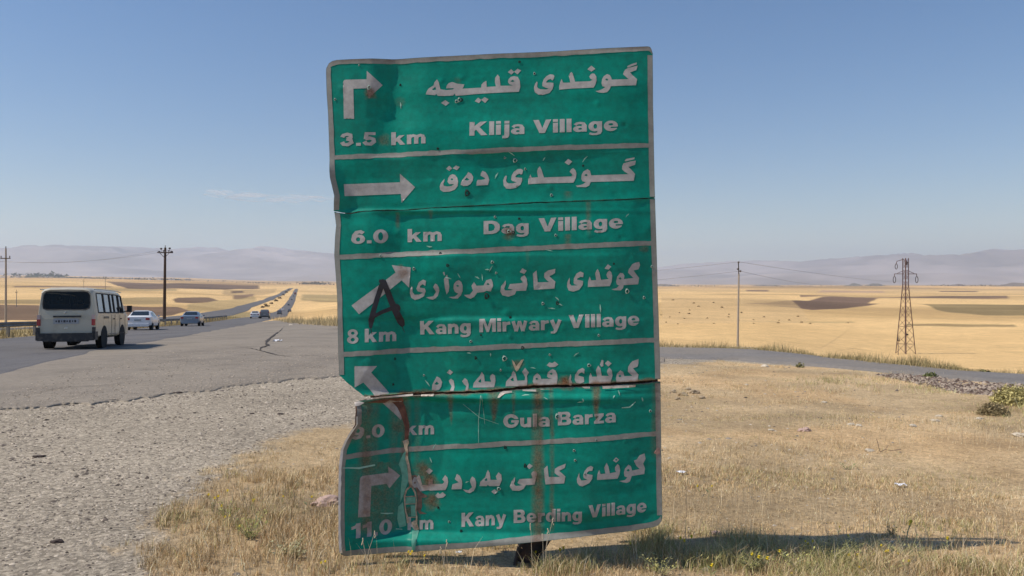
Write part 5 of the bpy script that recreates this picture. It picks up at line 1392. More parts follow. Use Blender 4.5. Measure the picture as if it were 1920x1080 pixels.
def wire(name, p, q, sag, r, m, label, n=24, group=None):
    p = Vector(p); q = Vector(q); pts = []
    for i in range(n + 1):
        t = i / n; v = p.lerp(q, t); v.z -= sag * 4 * t * (1 - t); pts.append(v - p)
    b = MB(); b.path([tuple(v) for v in pts], r, 4)
    o = b.build(name, m); o.location = p; tag(o, label, 'wire', group); return o
RW = Vector((0, 0, 0))
top1 = base + Vector((.12, 0, Hh)); top2 = base + Vector((.33, 0, Hh * .895))
def pt(px, py, d): return Vector((xcol(px, d), d, zrow(py, d)))
wire('power_wire', top1, pt(1700, 529, 330), .6, .022, M_WIRED, 'upper wire running from the slender pole down to the right')
wire('power_wire', top2, pt(1560, 534, 250), .6, .021, M_WIRED, 'lower wire running from the slender pole down to the right')
wire('power_wire', top1, pt(900, 520, 150), .7, .018, M_WIRED, 'upper wire running left from the slender pole behind the sign')
wire('power_wire', top2, pt(880, 540, 150), .7, .018, M_WIRED, 'lower wire running left from the slender pole behind the sign')
for i, (a, yy) in enumerate(((0, 470), (2, 476))):
    wire('power_wire', pole_top[a], pt(-140, yy, 118), 1.9 - .3 * i, .024, M_WIRE, ['upper pale wire hanging left from the brown utility pole', 'lower pale wire hanging left from the brown utility pole'][i])

# lattice pylon
d = 125; base = on(1698, d); Hh = zrow(484, d) - base.z
t = empty('lattice_pylon', base, 0, 'reddish steel lattice pylon with uneven arms standing in the wheat field', 'pylon')
def hw(z):   # half width of the tower at height z
    zz = z / Hh
    return .98 * (1 - zz / .72) + .29 * (zz / .72) if zz < .72 else .29
lv = [0, 1.5, 2.9, 4.2, 5.4, 6.5, 7.6, 8.6, 9.6, 10.5, 11.4, 12.3, 13.2, 14.0]
lv = [v for v in lv if v < Hh - .5] + [Hh]
rot = Matrix.Rotation(22 * D2R, 3, 'Z')
crn = [(1, 1), (-1, 1), (-1, -1), (1, -1)]
for (sx, sy) in crn:
    b = MB(); b.path([tuple(rot @ Vector((sx * hw(z), sy * hw(z), z))) for z in lv], .062, 4); b.build('leg', M_LATT, t)
for k in range(4):
    a, c = crn[k], crn[(k + 1) % 4]; b = MB()
    for i, (z0, z1) in enumerate(zip(lv[:-1], lv[1:])):
        u, w = (a, c) if i % 2 else (c, a)
        b.tube(rot @ Vector((u[0] * hw(z0), u[1] * hw(z0), z0)), rot @ Vector((w[0] * hw(z1), w[1] * hw(z1), z1)), .030, n=4)
        if i % 2 and i > 0: b.tube(rot @ Vector((a[0] * hw(z0), a[1] * hw(z0), z0)), rot @ Vector((c[0] * hw(z0), c[1] * hw(z0), z0)), .028, n=4)
    b.build('bracing', M_LATT, t)
mz = lambda py: zrow(py, d) - base.z
b = MB(); b.box((0, -.5, mz(627)), (.35, .06, .28)); b.build('warning_plate', M_DARK, t)
for s in (-1, 1):
    b = MB(); z0 = mz(513.5)
    b.tube((s * .28, 0, z0), (s * 1.72, 0, z0), .05, n=5); b.tube((s * .28, 0, z0 + .5), (s * 1.3, 0, z0 + .08), .04, n=5); b.tube((s * 1.72, 0, z0), (s * 1.72, 0, z0 - .35), .05, n=5); b.build('arm', M_LATT, t)
    b = MB(); N = 10; c = Vector((s * 1.74, 0, z0 - .90)); pr = None
    for i in range(N + 1):
        a = 2 * math.pi * i / N; p = c + Vector((math.cos(a) * .20, 0, math.sin(a) * .50))
        if pr: b.tube(pr, p, .055, n=5)
        pr = p
    b.build('insulator', M_INS, t)
b = MB(); z0 = mz(487); b.tube((-.25, 0, z0 + .1), (-1.35, 0, z0 - .25), .05, n=5); b.tube((-1.35, 0, z0 - .25), (-1.45, 0, z0 - .6), .05, n=5); b.build('arm', M_LATT, t)
b = MB(); c = Vector((-1.45, 0, z0 - 1.05)); pr = None
for i in range(11):
    a = 2 * math.pi * i / 10; p = c + Vector((math.cos(a) * .18, 0, math.sin(a) * .42))
    if pr: b.tube(pr, p, .055, n=5)
    pr = p
b.build('insulator', M_INS, t)
b = MB(); b.ball((0, -.3, mz(493)), .2, 7, 5, (1, 1, 1.8)); b.build('insulator', M_INS, t)

# guard rail on the left of the highway
M_GRAIL = mat('weathered_guard_rail', (.20, .19, .18), .7, metal=.3, noise=.3, scale=1.2, dirt=((.10, .06, .04), 1.5, .55, .6))
def guard(s0, s1, label):
    a = lw(s0) - nrm2 * .9; t = empty('guard_rail', (a[0], a[1], gz(*a)), 0, label, 'guard rail')
    o = Vector(t.location); b = MB(); pts = []
    n = int((s1 - s0) / 2)
    for i in range(n + 1):
        p = lw(s0 + (s1 - s0) * i / n) - nrm2 * .9; pts.append(Vector((p[0], p[1], gz(*p))) - o)
    for prof in ([(.0, .50), (.05, .56), (-.0, .63), (.05, .70), (0, .76)],):
        V = []; Fs = []; k = len(prof)
        for p in pts:
            for (u, z) in prof: V.append((p.x + nrm2[0] * u, p.y + nrm2[1] * u, p.z + z))
        for i in range(len(pts) - 1):
            for j in range(k - 1): Fs.append((i * k + j, i * k + j + 1, (i + 1) * k + j + 1, (i + 1) * k + j))
        b.add(V, Fs)
    b.build('beam', M_GRAIL, t)
    for p in pts[::2]:
        c = MB(); c.box((p.x - nrm2[0] * .08, p.y - nrm2[1] * .08, p.z + .33), (.12, .12, .80)); c.build('post', M_GRAIL, t)
guard(-40, 22, 'grey steel guard rail left of the minibus along the verge')
guard(30, 118, 'grey steel guard rail running behind the two sedans')
# ------------------------------------------------------------------ gravel, stones, grass
def mat_attr(name, rough=.9, noise=.15, scale=8, spec=.2, trans=0.0):
    m = mat(name, (1, 1, 1), rough, attr=True, noise=noise, scale=scale, spec=spec)
    return m
def scatter_r(n, r0, r1, a0, a1, power=0.0):
    u = rng.random(n)
    r = np.exp(np.log(r0) + (np.log(r1) - np.log(r0)) * u)       # even in log distance
    a = np.radians(a0 + (a1 - a0) * rng.random(n)); return r * np.sin(a), r * np.cos(a), r
# loose stones
def stones(name, X, Y, S, colr, m, lift=0.0, flat=.55):
    n = len(X)
    base = np.array([[1, 0, 0], [-.5, .87, 0], [-.5, -.87, 0], [.3, .2, .75], [-.3, -.1, .8], [.1, .35, -.4]], float)
    base = np.array([[1, .1, .1], [.2, 1, -.1], [-.9, .5, .1], [-.7, -.7, -.1], [.4, -.95, .1], [.2, .1, .8], [-.3, -.15, .7]], float)
    tri = np.array([[0, 1, 5], [1, 2, 6], [1, 6, 5], [2, 3, 6], [3, 4, 6], [4, 5, 6], [4, 0, 5]])
    a = rng.random(n) * 2 * np.pi; c, s = np.cos(a), np.sin(a)
    j = 1 + .35 * (rng.random((n, 7, 3)) - .5)
    B = base[None] * j * S[:, None, None]; B[..., 2] *= (flat * (.7 + .6 * rng.random(n)))[:, None]
    el_ = .7 + .6 * rng.random(n); B[..., 0] *= el_[:, None]
    x = B[..., 0] * c[:, None] - B[..., 1] * s[:, None]; y = B[..., 0] * s[:, None] + B[..., 1] * c[:, None]
    z = ground_h(X, Y)
    V = np.stack([x + X[:, None], y + Y[:, None], B[..., 2] + z[:, None] + lift], -1).reshape(-1, 3)
    Fc = (tri[None] + (np.arange(n) * 7)[:, None, None]).reshape(-1, 3)
    C = np.repeat(colr, 7, 0)
    o = bpy.data.objects.new(name, mesh_np(name, V, Fc, [m], C)); link(o); return tag(o, kind='stuff')
M_STONE = mat_attr('limestone_chips', .9, .2, 30)
N = 95000
X, Y, R_ = scatter_r(N, 3.2, 26, -37, 26)
ap_in_r = np.interp(np.arctan2(X, Y), azs, rin)
gm = grass_mask(X, Y)
k = (R_ < ap_in_r + .1) & (~gm | (rng.random(N) < .06)) & (X < 12)
k &= (rng.random(N) < np.clip(.62 + .7 * fbm(X * .8, Y * .8, 3, 150), .08, 1) )
X, Y, R_ = X[k], Y[k], R_[k]
S = (.0042 + .0068 * rng.random(len(X)) ** 2) * np.clip(R_ / 4.0, .9, 3.4) ** .62 * np.where(rng.random(len(X)) < .05, 1.9, 1)
br = (.45 + .95 * rng.random(len(X)))[:, None]
tone = np.where(rng.random(len(X))[:, None] < .24, np.array([.12, .10, .085]), np.array([.39, .34, .275]))
stones('gravel', X, Y, S, np.clip(tone * br, .03, .8), M_STONE, flat=.7)
print('gravel stones', len(X))
# grit lying on the apron
X, Y, R_ = scatter_r(75000, 8, 40, -37, 12)
ap_in_r = np.interp(np.arctan2(X, Y), azs, rin)
k = (R_ > ap_in_r) & (R_ < ap_in_r * (1 + 1.1 * rng.random(len(X)) ** 1.8)) & (off_road(X, Y) > 8.5)
X, Y, R_ = X[k], Y[k], R_[k]
stones('grit', X, Y, (.0055 + .010 * rng.random(len(X)) ** 2.5) * (R_ / 12) ** .7, np.clip(np.array([.38, .325, .26]) * (.3 + .95 * rng.random(len(X)))[:, None], .03, .7), M_STONE, lift=.029)
# stony bank beside the side road
bk = [ground_ray(*p) for p in [(1640, 702), (1700, 716), (1800, 738), (1930, 748), (2100, 760), (2100, 745), (1920, 722), (1800, 713), (1700, 702)]]
bx = [p[0] for p in bk]; by = [p[1] for p in bk]
X = rng.uniform(min(bx), max(bx), 26000); Y = rng.uniform(min(by), max(by), 26000)
k = inpoly(X, Y, bk) & (rng.random(26000) < .5 + fbm(X * 1.2, Y * 1.2, 2, 160)); X, Y = X[k][:4000], Y[k][:4000]
tone = np.where(rng.random(len(X))[:, None] < .45, np.array([.12, .085, .07]), np.array([.33, .27, .215]))
stones('stony_bank', X, Y, .012 + .038 * rng.random(len(X)) ** 3, np.clip(tone * (.6 + .7 * rng.random(len(X)))[:, None], .02, .7), M_STONE, flat=.9)

# ---- grass blades
M_GRASS = mat_attr('dry_grass', .8, .10, 20, .15)
def blades(name, X, Y, Hh, W, C, lean=.5, seg=1, kind='stuff', zoff=-.004):
    n = len(X); a = rng.random(n) * np.pi * 2; la = rng.random(n) * np.pi * 2; ln = lean * Hh * (rng.random(n) ** .8)
    z = ground_h(X, Y) + zoff
    dx = np.cos(a) * W / 2; dy = np.sin(a) * W / 2
    b0 = np.stack([X - dx, Y - dy, z], -1); b1 = np.stack([X + dx, Y + dy, z], -1)
    tip = np.stack([X + np.cos(la) * ln, Y + np.sin(la) * ln, z + Hh], -1)
    if seg == 1:
        V = np.stack([b0, b1, tip], 1).reshape(-1, 3); Fc = np.arange(3 * n).reshape(n, 3); Cc = np.repeat(C, 3, 0)
    else:
        mid = np.stack([X + np.cos(la) * ln * .3, Y + np.sin(la) * ln * .3, z + Hh * .6], -1)
        w = np.stack([dx, dy, dx * 0], -1) * .75
        V = np.stack([b0, b1, mid - w, mid + w, tip], 1).reshape(-1, 3)
        t = np.array([[0, 1, 3], [0, 3, 2], [2, 3, 4]]); Fc = (t[None] + (np.arange(n) * 5)[:, None, None]).reshape(-1, 3); Cc = np.repeat(C, 5, 0)
    o = bpy.data.objects.new(name, mesh_np(name, V, Fc, [M_GRASS], np.clip(Cc, .01, .9))); link(o); return tag(o, kind=kind)
def grass_tone(X, Y, green=None):
    n = len(X); u = rng.random(n)
    pal = np.array([[.66, .52, .31], [.56, .41, .22], [.46, .31, .18], [.74, .63, .43], [.38, .31, .16], [.22, .16, .10]])
    pw = np.cumsum([.25, .25, .17, .15, .11, .07]); i = np.searchsorted(pw, u * .9999)
    c = pal[i] * (.8 + .4 * rng.random(n))[:, None]
    g = sstep(.10, .45, fbm(X * .55, Y * .55, 3, 170)) * .35
    if green is not None: g = np.maximum(g, green)
    gg = (rng.random(n) < g)[:, None]
    return np.where(gg, np.array([.36, .35, .15]) * (.7 + .6 * rng.random(n))[:, None], c)
def green_zone(X, Y):
    z = np.zeros(len(X))
    for (px, py, rx, ry, k) in GZ_:
        z = np.maximum(z, k * np.exp(-((X - px) / rx) ** 2 - ((Y - py) / ry) ** 2))
    return z
GZ_ = []
for (px, py, wx, wy, k) in [(1560, 715, 140, 14, .8), (1720, 732, 110, 12, .9), (1880, 770, 90, 40, .95), (470, 970, 60, 40, .4), (1560, 1040, 260, 30, .6), (1760, 890, 120, 30, .4), (1540, 780, 120, 14, .5), (1480, 900, 160, 20, .35), (760, 1060, 120, 30, .5), (1380, 1050, 160, 25, .5)]:
    c = ground_ray(px, py); e = ground_ray(px + wx, py); f = ground_ray(px, py - wy)
    GZ_.append((c[0], c[1], abs(e[0] - c[0]), max(abs(f[1] - c[1]), .15), k))
def grass_field(n, r0, r1, hfun, wfun, name, seg=1, thin=0.35, a0=-27, a1=36, per=14):
    """blades stand in tufts: each tuft has its own height, tone and spread"""
    nt_ = n // per
    X, Y, R_ = scatter_r(nt_, r0, r1, a0, a1)
    dens = np.clip(.55 + 1.3 * fbm(X * 1.1, Y * 1.1, 5, 180, .65), thin, 1)
    k = grass_mask(X, Y) & (rng.random(nt_) < dens) & ~inpoly(X, Y, bk)
    X, Y, R_ = X[k], Y[k], R_[k]; m_ = len(X)
    gzv = green_zone(X, Y); hh = hfun(X, Y, R_) * (1 + .8 * gzv); tone = .78 + .62 * rng.random(m_)
    sp_ = (.010 + .022 * rng.random(m_)) * np.clip(R_ / 5, 1, 3.2)
    X2 = np.repeat(X, per) + rng.normal(size=m_ * per) * np.repeat(sp_, per); Y2 = np.repeat(Y, per) + rng.normal(size=m_ * per) * np.repeat(sp_, per)
    h2 = np.repeat(hh, per) * (.45 + .75 * rng.random(m_ * per)); C = grass_tone(X2, Y2, np.repeat(gzv, per) * .8) * np.repeat(tone, per)[:, None]
    return blades(name, X2, Y2, h2, np.repeat(wfun(R_), per), C, 1.0, seg)
hump = lambda X, Y: np.clip(.75 + 1.3 * fbm(X * .7, Y * .7, 3, 190), .3, 1.9)
left_tall = lambda X, Y: 1 + .55 * np.exp(-((X + 1.4) / 1.0) ** 2 - ((Y - 5.3) / 1.6) ** 2)
grass_field(260000, 3.0, 7.5, lambda X, Y, r: (.022 + .050 * rng.random(len(X)) ** 1.5) * hump(X, Y) * left_tall(X, Y), lambda r: .0022 + .0006 * (r / 4) + 0 * r, 'grass', 2)
grass_field(260000, 7.0, 26, lambda X, Y, r: (.022 + .045 * rng.random(len(X)) ** 1.5) * hump(X, Y) * 1.1, lambda r: .0030 * (r / 7) ** .75, 'grass')
# shaggy straw where the sign's shadow falls
n_ = 60000; X, Y, R_ = scatter_r(n_, 4.1, 5.4, -2, 34); cl = np.clip(.25 + 1.8 * fbm(X * 1.6, Y * 2.2, 4, 240, .6), 0, 1); k = grass_mask(X, Y) & (rng.random(n_) < cl); X, Y = X[k], Y[k]
gq = np.clip(.35 + fbm(X * 1.5, Y * 1.5, 2, 244), 0, .8)
blades('shaggy_grass', X, Y, (.04 + .09 * rng.random(len(X))) * (.6 + .6 * cl[k]), np.full(len(X), .0027), grass_tone(X, Y, gq) * 1.05, 1.1, 2)
# standing stalks
X, Y, R_ = scatter_r(9000, 3.2, 12, -20, 34); k = grass_mask(X, Y) & (rng.random(9000) < np.clip(.2 + fbm(X * .8, Y * .8, 2, 200), 0, 1)); X, Y = X[k], Y[k]
blades('dry_stalks', X, Y, .08 + .11 * rng.random(len(X)), np.full(len(X), .0028), np.array([.62, .52, .36]) * (.7 + .4 * rng.random(len(X)))[:, None], .5, 2)
# tufts along the far edge of the side road and along its near edge
def edge_tufts(name, poly, n, h, w, spread, tone):
    P = np.array(poly); t = rng.random(n) * (len(P) - 1); i = t.astype(int); f = (t - i)[:, None]
    Q = P[i] * (1 - f) + P[i + 1] * f; Q = Q + (rng.random((n, 2)) - .5) * spread
    k = rng.random(n) < np.clip(.5 + .9 * fbm(Q[:, 0] * 1.1, Q[:, 1] * 1.1, 3, 210), .05, 1); Q = Q[k]
    hm = np.clip(.8 + 1.4 * fbm(Q[:, 0] * .9, Q[:, 1] * .9, 2, 215), .25, 2.2)
    blades(name, Q[:, 0], Q[:, 1], h * hm * (.5 + rng.random(len(Q))), np.full(len(Q), w), np.array(tone) * (.6 + .8 * rng.random(len(Q)))[:, None], .6)
ftw = [(p[0] * 1.022, p[1] * 1.022) for p in rs(fe_w, 6)]
edge_tufts('verge_grass', ftw, 14000, .15, .014, .9, (.33, .27, .13))
edge_tufts('verge_grass', [(p[0] * 1.05, p[1] * 1.05) for p in rs(fe_w, 6)], 12000, .16, .014, 1.8, (.50, .38, .20))
rvl = [tuple(lw(s) - nrm2 * .55) for s in range(-30, 120, 5)]
edge_tufts('verge_grass', rvl, 14000, .22, .02, 1.3, (.40, .31, .17))
rvl = [tuple(lw(s) - nrm2 * 3.0) for s in range(-30, 160, 5)]
edge_tufts('verge_grass', rvl, 16000, .35, .035, 4.5, (.38, .31, .16))
# grass front where the field meets the apron on the far right of the lay-by
ff = [ground_ray(*p) for p in [(528, 600), (560, 605), (600, 607), (640, 610), (700, 615)]]
edge_tufts('verge_grass', [tuple(np.array(p) * 1.03) for p in ff], 9000, .55, .05, 4.0, (.56, .44, .24))

# ---- yellow thistle flowers, one plant each
M_YEL = mat('yellow_petals', (.72, .56, .02), .6, noise=.1, scale=60)
M_STEM = mat('grey_green_stem', (.24, .25, .12), .8)
pos = [(398, 946), (414, 958), (424, 938), (432, 975), (446, 992), (470, 949), (528, 932), (577, 945), (612, 1062), (690, 968), (762, 1052), (796, 1048), (1000, 1050), (1060, 1043), (1181, 1024), (1285, 1038), (1332, 1071), (1402, 1062), (1426, 1060), (1464, 1043), (1513, 1035), (1571, 990), (1590, 1012), (1592, 1052), (1634, 1048), (1664, 1046), (1688, 1047), (1695, 1068), (1620, 1076), (1480, 1078), (1698, 1002), (1312, 916), (1328, 922), (1232, 1020), (1776, 1020)]
rf = random.Random(5)
def flower_plant(seed):
    r = random.Random(seed); t = empty('yellow_flower', (0, 0, 0), 0)
    b = MB(); h = r.uniform(.05, .10)
    tips = []
    for i in range(r.choice([1, 2, 2, 3])):
        tx, ty, tz = r.uniform(-.03, .03), r.uniform(-.03, .03), h * r.uniform(.75, 1.1)
        b.path([(0, 0, -.01), (tx * .4, ty * .4, tz * .5), (tx, ty, tz)], .0016, 4); tips.append((tx, ty, tz))
    for i in range(7):
        a = r.uniform(0, 6.28); z = r.uniform(.01, h * .7); l = r.uniform(.012, .03)
        p = Vector((math.cos(a) * .004, math.sin(a) * .004, z)); q = p + Vector((math.cos(a) * l, math.sin(a) * l, l * .5)); s = Vector((-math.sin(a), math.cos(a), 0)) * l * .2
        b.add([p, p.lerp(q, .5) + s, q, p.lerp(q, .5) - s], [(0, 1, 2, 3)])
    b.build('stem', M_STEM, t)
    for (x, y, z) in tips:
        f = MB(); n = 9
        for k in range(2):
            for i in range(n):
                a = 2 * math.pi * i / n + k * .3; rr = .0085 - k * .003
                c = Vector((x, y, z + k * .003)); e = c + Vector((math.cos(a) * rr, math.sin(a) * rr, .004 + k * .004)); s = Vector((-math.sin(a), math.cos(a), 0)) * .0028
                f.add([c, e + s, e - s], [(0, 1, 2)])
        f.ball((x, y, z), .0035, 6, 4); f.build('flower_head', M_YEL, t)
    return t
protos = [flower_plant(i) for i in range(5)]
first = [True] * 5
def zone(px, py):
    if px < 500: return ('yellow flowers at the gravel edge', 'yellow flower in the clump by the gravel edge, ')
    if px < 640: return ('yellow flowers in the tall grass left of the sign', 'yellow flower in the tall grass left of the sign, ')
    if px < 1240: return ('yellow flowers under the sign', 'yellow flower in the dry grass under the sign, ')
    if py < 960: return ('yellow flowers beside the sign edge', 'yellow flower in dry grass beside the right sign edge, ')
    if px < 1500: return ('yellow flowers before the sign shadow', 'yellow flower in the weeds before the dark shadow, ')
    return ('yellow flowers around the shadow tip', 'yellow flower in the weeds around the shadow tip, ')
fw = {}
for p_ in sorted(pos): z_ = zone(*p_); fw.setdefault(z_[0], []).append(p_)
NTH = ['leftmost', 'second from left', 'third from left', 'fourth from left', 'fifth from left', 'sixth from left', 'seventh from left', 'eighth from left', 'ninth from left', 'tenth from left', 'eleventh from left', 'twelfth from left', 'thirteenth from left']
for i, (px, py) in enumerate(pos):
    k = i % 5; o = protos[k] if first[k] else copy_tree(protos[k]); first[k] = False
    x, y = ground_ray(px, min(py + 12, 1200), ground_h); o.location = (x, y, gz(x, y)); o.rotation_euler = (0, 0, rf.uniform(0, 6)); s = rf.uniform(.85, 1.35); o.scale = (s, s, s)
    z_ = zone(px, py); o['label'] = z_[1] + NTH[min(12, fw[z_[0]].index((px, py)))]; o['category'] = 'flower'; o['group'] = z_[0]
# leafy weeds: many small leaves on branching stems (dark green patch at the right, pale ones left)
M_WEED = mat_attr('weed_leaves', .75, .15, 30)
def weed(name, px, py, h, w, n, c, label, group=None):
    x, y = ground_ray(px, py, ground_h); z = gz(x, y); V = []; Fs = []; C = []
    t = empty(name, (x, y, z), 0, label, 'weed', group)
    r = random.Random(px); sb_ = MB()
    for i in range(max(4, n // 14)):
        a = r.uniform(0, 6.28); l = r.uniform(.4, 1); tip = Vector((math.cos(a) * w * l * .5, math.sin(a) * w * l * .5, h * r.uniform(.5, 1)))
        sb_.tube((0, 0, -.01), tip, .0022, .001, 3)
        for j in range(14):
            u = r.uniform(.15, 1); p = tip * u + Vector((r.gauss(0, .010), r.gauss(0, .010), r.gauss(0, .006))); a2 = r.uniform(0, 6.28); ll = r.uniform(.008, .022)
            q = p + Vector((math.cos(a2) * ll, math.sin(a2) * ll, r.uniform(-.2, .9) * ll)); s = Vector((-math.sin(a2), math.cos(a2), 0)) * ll * .28
            b0 = len(V); V += [p, p.lerp(q, .5) + s, q, p.lerp(q, .5) - s]; Fs += [(b0, b0 + 1, b0 + 2, b0 + 3)]; k = r.uniform(.6, 1.4); C += [[v * k for v in c]] * 4
    sb_.build('stem', M_STEM, t)
    o = bpy.data.objects.new('leaves', mesh_np('leaves', np.array([tuple(v) for v in V]), np.array(Fs), [M_WEED], np.array(C))); link(o, t); o['kind'] = 'stuff'
for i, (px, py, h, w, n, c, lb) in enumerate([
    (470, 1010, .16, .30, 260, (.30, .30, .09), 'grey green weed with yellow buds in the grass left of the sign'),
    (425, 975, .15, .16, 120, (.30, .30, .08), 'slender yellowish weed at the gravel edge left of the sign'),
    (540, 1045, .12, .30, 240, (.40, .38, .22), 'pale silvery weed low at the bottom left of the sign'),
    (1400, 1068, .11, .34, 240, (.24, .23, .08), 'dark green weed in the sign shadow near the lower middle'),
    (1560, 1050, .14, .40, 320, (.24, .22, .08), 'bushy green weed with yellow flowers right of the dark shadow'),
    (1672, 1005, .13, .10, 90, (.16, .13, .07), 'upright dark seed stalk standing right of the sign shadow'),
    (1700, 1050, .12, .40, 280, (.27, .26, .11), 'sprawling green weed in front of the shadow tip'),
    (1590, 880, .06, .22, 90, (.24, .27, .11), 'small round green weed alone in the dry grass on the right'),
    (1500, 1072, .10, .30, 200, (.36, .35, .12), 'yellow green weed at the bottom edge below the shadow'),
    (1240, 1076, .10, .30, 180, (.32, .30, .11), 'straggly weed at the bottom edge under the sign corner'),
    (1640, 1078, .11, .36, 220, (.38, .36, .14), 'yellowish weed at the bottom edge right of the others'),
    (1800, 1062, .08, .34, 180, (.30, .28, .12), 'low weed at the bottom right near the shadow end'),
    (1330, 1060, .10, .26, 160, (.28, .25, .10), 'low yellowish weed at the bottom beside the sign corner')]):
    weed('weed', px, py, h, w, n, c, lb)
# leaning dry stems at the post
def stems(px, py, hs, label):
    x, y = ground_ray(px, py, ground_h); b = MB(); r = random.Random(px)
    for h in hs:
        a = r.uniform(-.02, .02) ; x0 = r.uniform(-.05, .05); pts = [(x0, 0, -.01), (x0 + a, 0, h * .5), (x0 + a * 3 + .01, 0, h)]
        b.path(pts, [.0022, .0018, .001], 4)
        for k in range(5): b.ball((x0 + a * 3 + .01 + r.uniform(-.004, .004), 0, h - k * .008), .0035, 5, 3, (1, 1, 1.6))
    o = b.build('dry_stem', M_DRYST); o.location = (x, y, gz(x, y)); tag(o, label, 'dry plant')
M_DRYST = mat('dry_stem', (.60, .52, .38), .8)
stems(1008, 1072, (.24, .30, .27, .21), 'pale dry stems with seed heads in front of the bent sign post')
stems(1198, 1058, (.33, .25), 'tall curved dry stem in front of the lower right of the sign')
stems(820, 1066, (.12, .16), 'short dry stems below the torn lower panel')
stems(700, 1070, (.18, .22), 'dry stems crossing the lower left corner of the sign')

# ---- rocks and litter
M_ROCK = mat('pale_rock', (.60, .53, .42), .9, noise=.25, scale=12, bump=.006, bscale=18)
M_PINK = mat('pinkish_rock', (.48, .34, .29), .9, noise=.2, scale=14, bump=.004, bscale=30)
M_HEAP = mat('dusty_rubble', (.46, .36, .24), .95, noise=.3, scale=14, bump=.01, bscale=20)
M_CLOD = mat('dark_clod', (.05, .035, .03), .95, noise=.3, scale=20)
M_LIT = mat('white_plastic_litter', (.75, .76, .80), .5, noise=.05)
def rock(px, py, s, m, label, cat='rock', name='rock', flat=.5, group=None, seed=0):
    x, y = ground_ray(px, py, ground_h); bm = bmesh.new(); bmesh.ops.create_icosphere(bm, subdivisions=3, radius=1)
    r = np.array([tuple(v.co) for v in bm.verts]); nn = fbm(r[:, 0] * 1.3 + px, r[:, 1] * 1.3 + r[:, 2], 3, 5) * .55 + fbm(r[:, 0] * 3 + px, r[:, 2] * 3, 2, 6) * .15
    for v, k in zip(bm.verts, nn): v.co *= (1 + k); v.co.z *= flat
    me = bpy.data.meshes.new(name); bm.to_mesh(me); bm.free(); me.materials.append(m)
    o = bpy.data.objects.new(name, me); link(o); o.location = (x, y, gz(x, y) + s * flat * .3); o.scale = (s * 1.25, s, s); return tag(o, label, cat, group)
for a in [(1433, 688, .075, M_ROCK, 'pale rock at the near edge of the side road beyond the grass'), (1595, 797, .040, M_ROCK, 'left of two white stones lying close together in the dry grass'), (1611, 799, .034, M_ROCK, 'right of two white stones lying close together in the dry grass'),
          (1508, 808, .055, M_PINK, 'pinkish flat rock in the dry grass right of the sign'), (1342, 984 + 16, .028, M_PINK, 'small pinkish stone in the grass above the sign shadow'), (1752, 790, .045, M_ROCK, 'flat white stone on the bare slope far right'),
          (1760, 781, .035, M_ROCK, 'small white stone just above a flat white stone'), (1838, 786, .038, M_ROCK, 'white stone left of the green bush at the right edge'), (1712, 800, .04, M_ROCK, 'long pale stone on the bare slope'), (1446, 807, .028, M_ROCK, 'small round white stone near the pinkish rock'),
          (1630, 846, .035, M_ROCK, 'white stone beside the dry twig'), (1912, 818, .06, M_ROCK, 'pale stone at the right edge of view'), (1545, 755, .03, M_ROCK, 'small stone below the side road verge'), (1400, 722, .03, M_ROCK, 'small stone on the grass below the pale rock'),
          (612, 945, .085, M_PINK, 'broad pinkish stone half hidden left of the sign'), (545, 606 + 4, .16, M_ROCK, 'pale stone where the lay-by meets the field')]:
    rock(*a)
for i, (px, py, s) in enumerate([(1262, 736, .05), (1280, 742, .06), (1300, 738, .07), (1316, 747, .045), (1290, 731, .045), (1270, 749, .04)]):
    rock(px, py, s, M_HEAP, ['leftmost pale lump', 'second lump from the left', 'middle and largest lump', 'rightmost lump', 'uppermost small lump', 'lowest small lump'][i] + ' of the rubble heap right of the sign', group='lumps of the rubble heap right of the sign', flat=.7)
rock(73, 857, .045, M_CLOD, 'dark clod lying on the gravel at the left edge', 'clod', 'clod', .35)
rock(108, 1017, .030, M_CLOD, 'dark clod on the gravel in the lower left corner', 'clod', 'clod', .55)
rock(333, 737, .06, M_CLOD, 'dark clod at the end of the broken asphalt edge', 'clod', 'clod', .3)
for i, (px, py) in enumerate([(160, 756), (472, 776), (526, 777), (365, 774), (232, 706), (412, 642)]):
    rock(px, py, .018 + .008 * (i % 3), M_CLOD, ['dark crumb on the apron edge left', 'left dark crumb of a pair on the upper gravel', 'right dark crumb of a pair on the upper gravel', 'flat dark crumb below the asphalt edge', 'dark crumb on the worn apron', 'dark scrap on the apron right of the cars'][i], 'clod', 'clod', .4)
def litter(px, py, s, label, m=M_LIT):
    x, y = ground_ray(px, py, ground_h); r = random.Random(px); V = []; Fs = []; n = 7
    for i in range(n):
        for j in range(n): V.append(((i / (n - 1) - .5) * s * 1.6, (j / (n - 1) - .5) * s, abs(r.gauss(0, .16)) * s + .02))
    for i in range(n - 1):
        for j in range(n - 1): Fs.append((i * n + j, (i + 1) * n + j, (i + 1) * n + j + 1, i * n + j + 1))
    o = bpy.data.objects.new('litter', mesh_py('litter', V, Fs, m)); link(o); o.location = (x, y, gz(x, y)); tag(o, label, 'litter')
litter(1689, 914, .05, 'crumpled white plastic scrap in the dry grass on the right')
litter(1278, 890, .05, 'white scrap in the grass just right of the sign')
litter(520, 641, .22, 'white scrap beside the pavement crack')
litter(860, 1042, .022, 'white scrap under the lower edge of the sign')
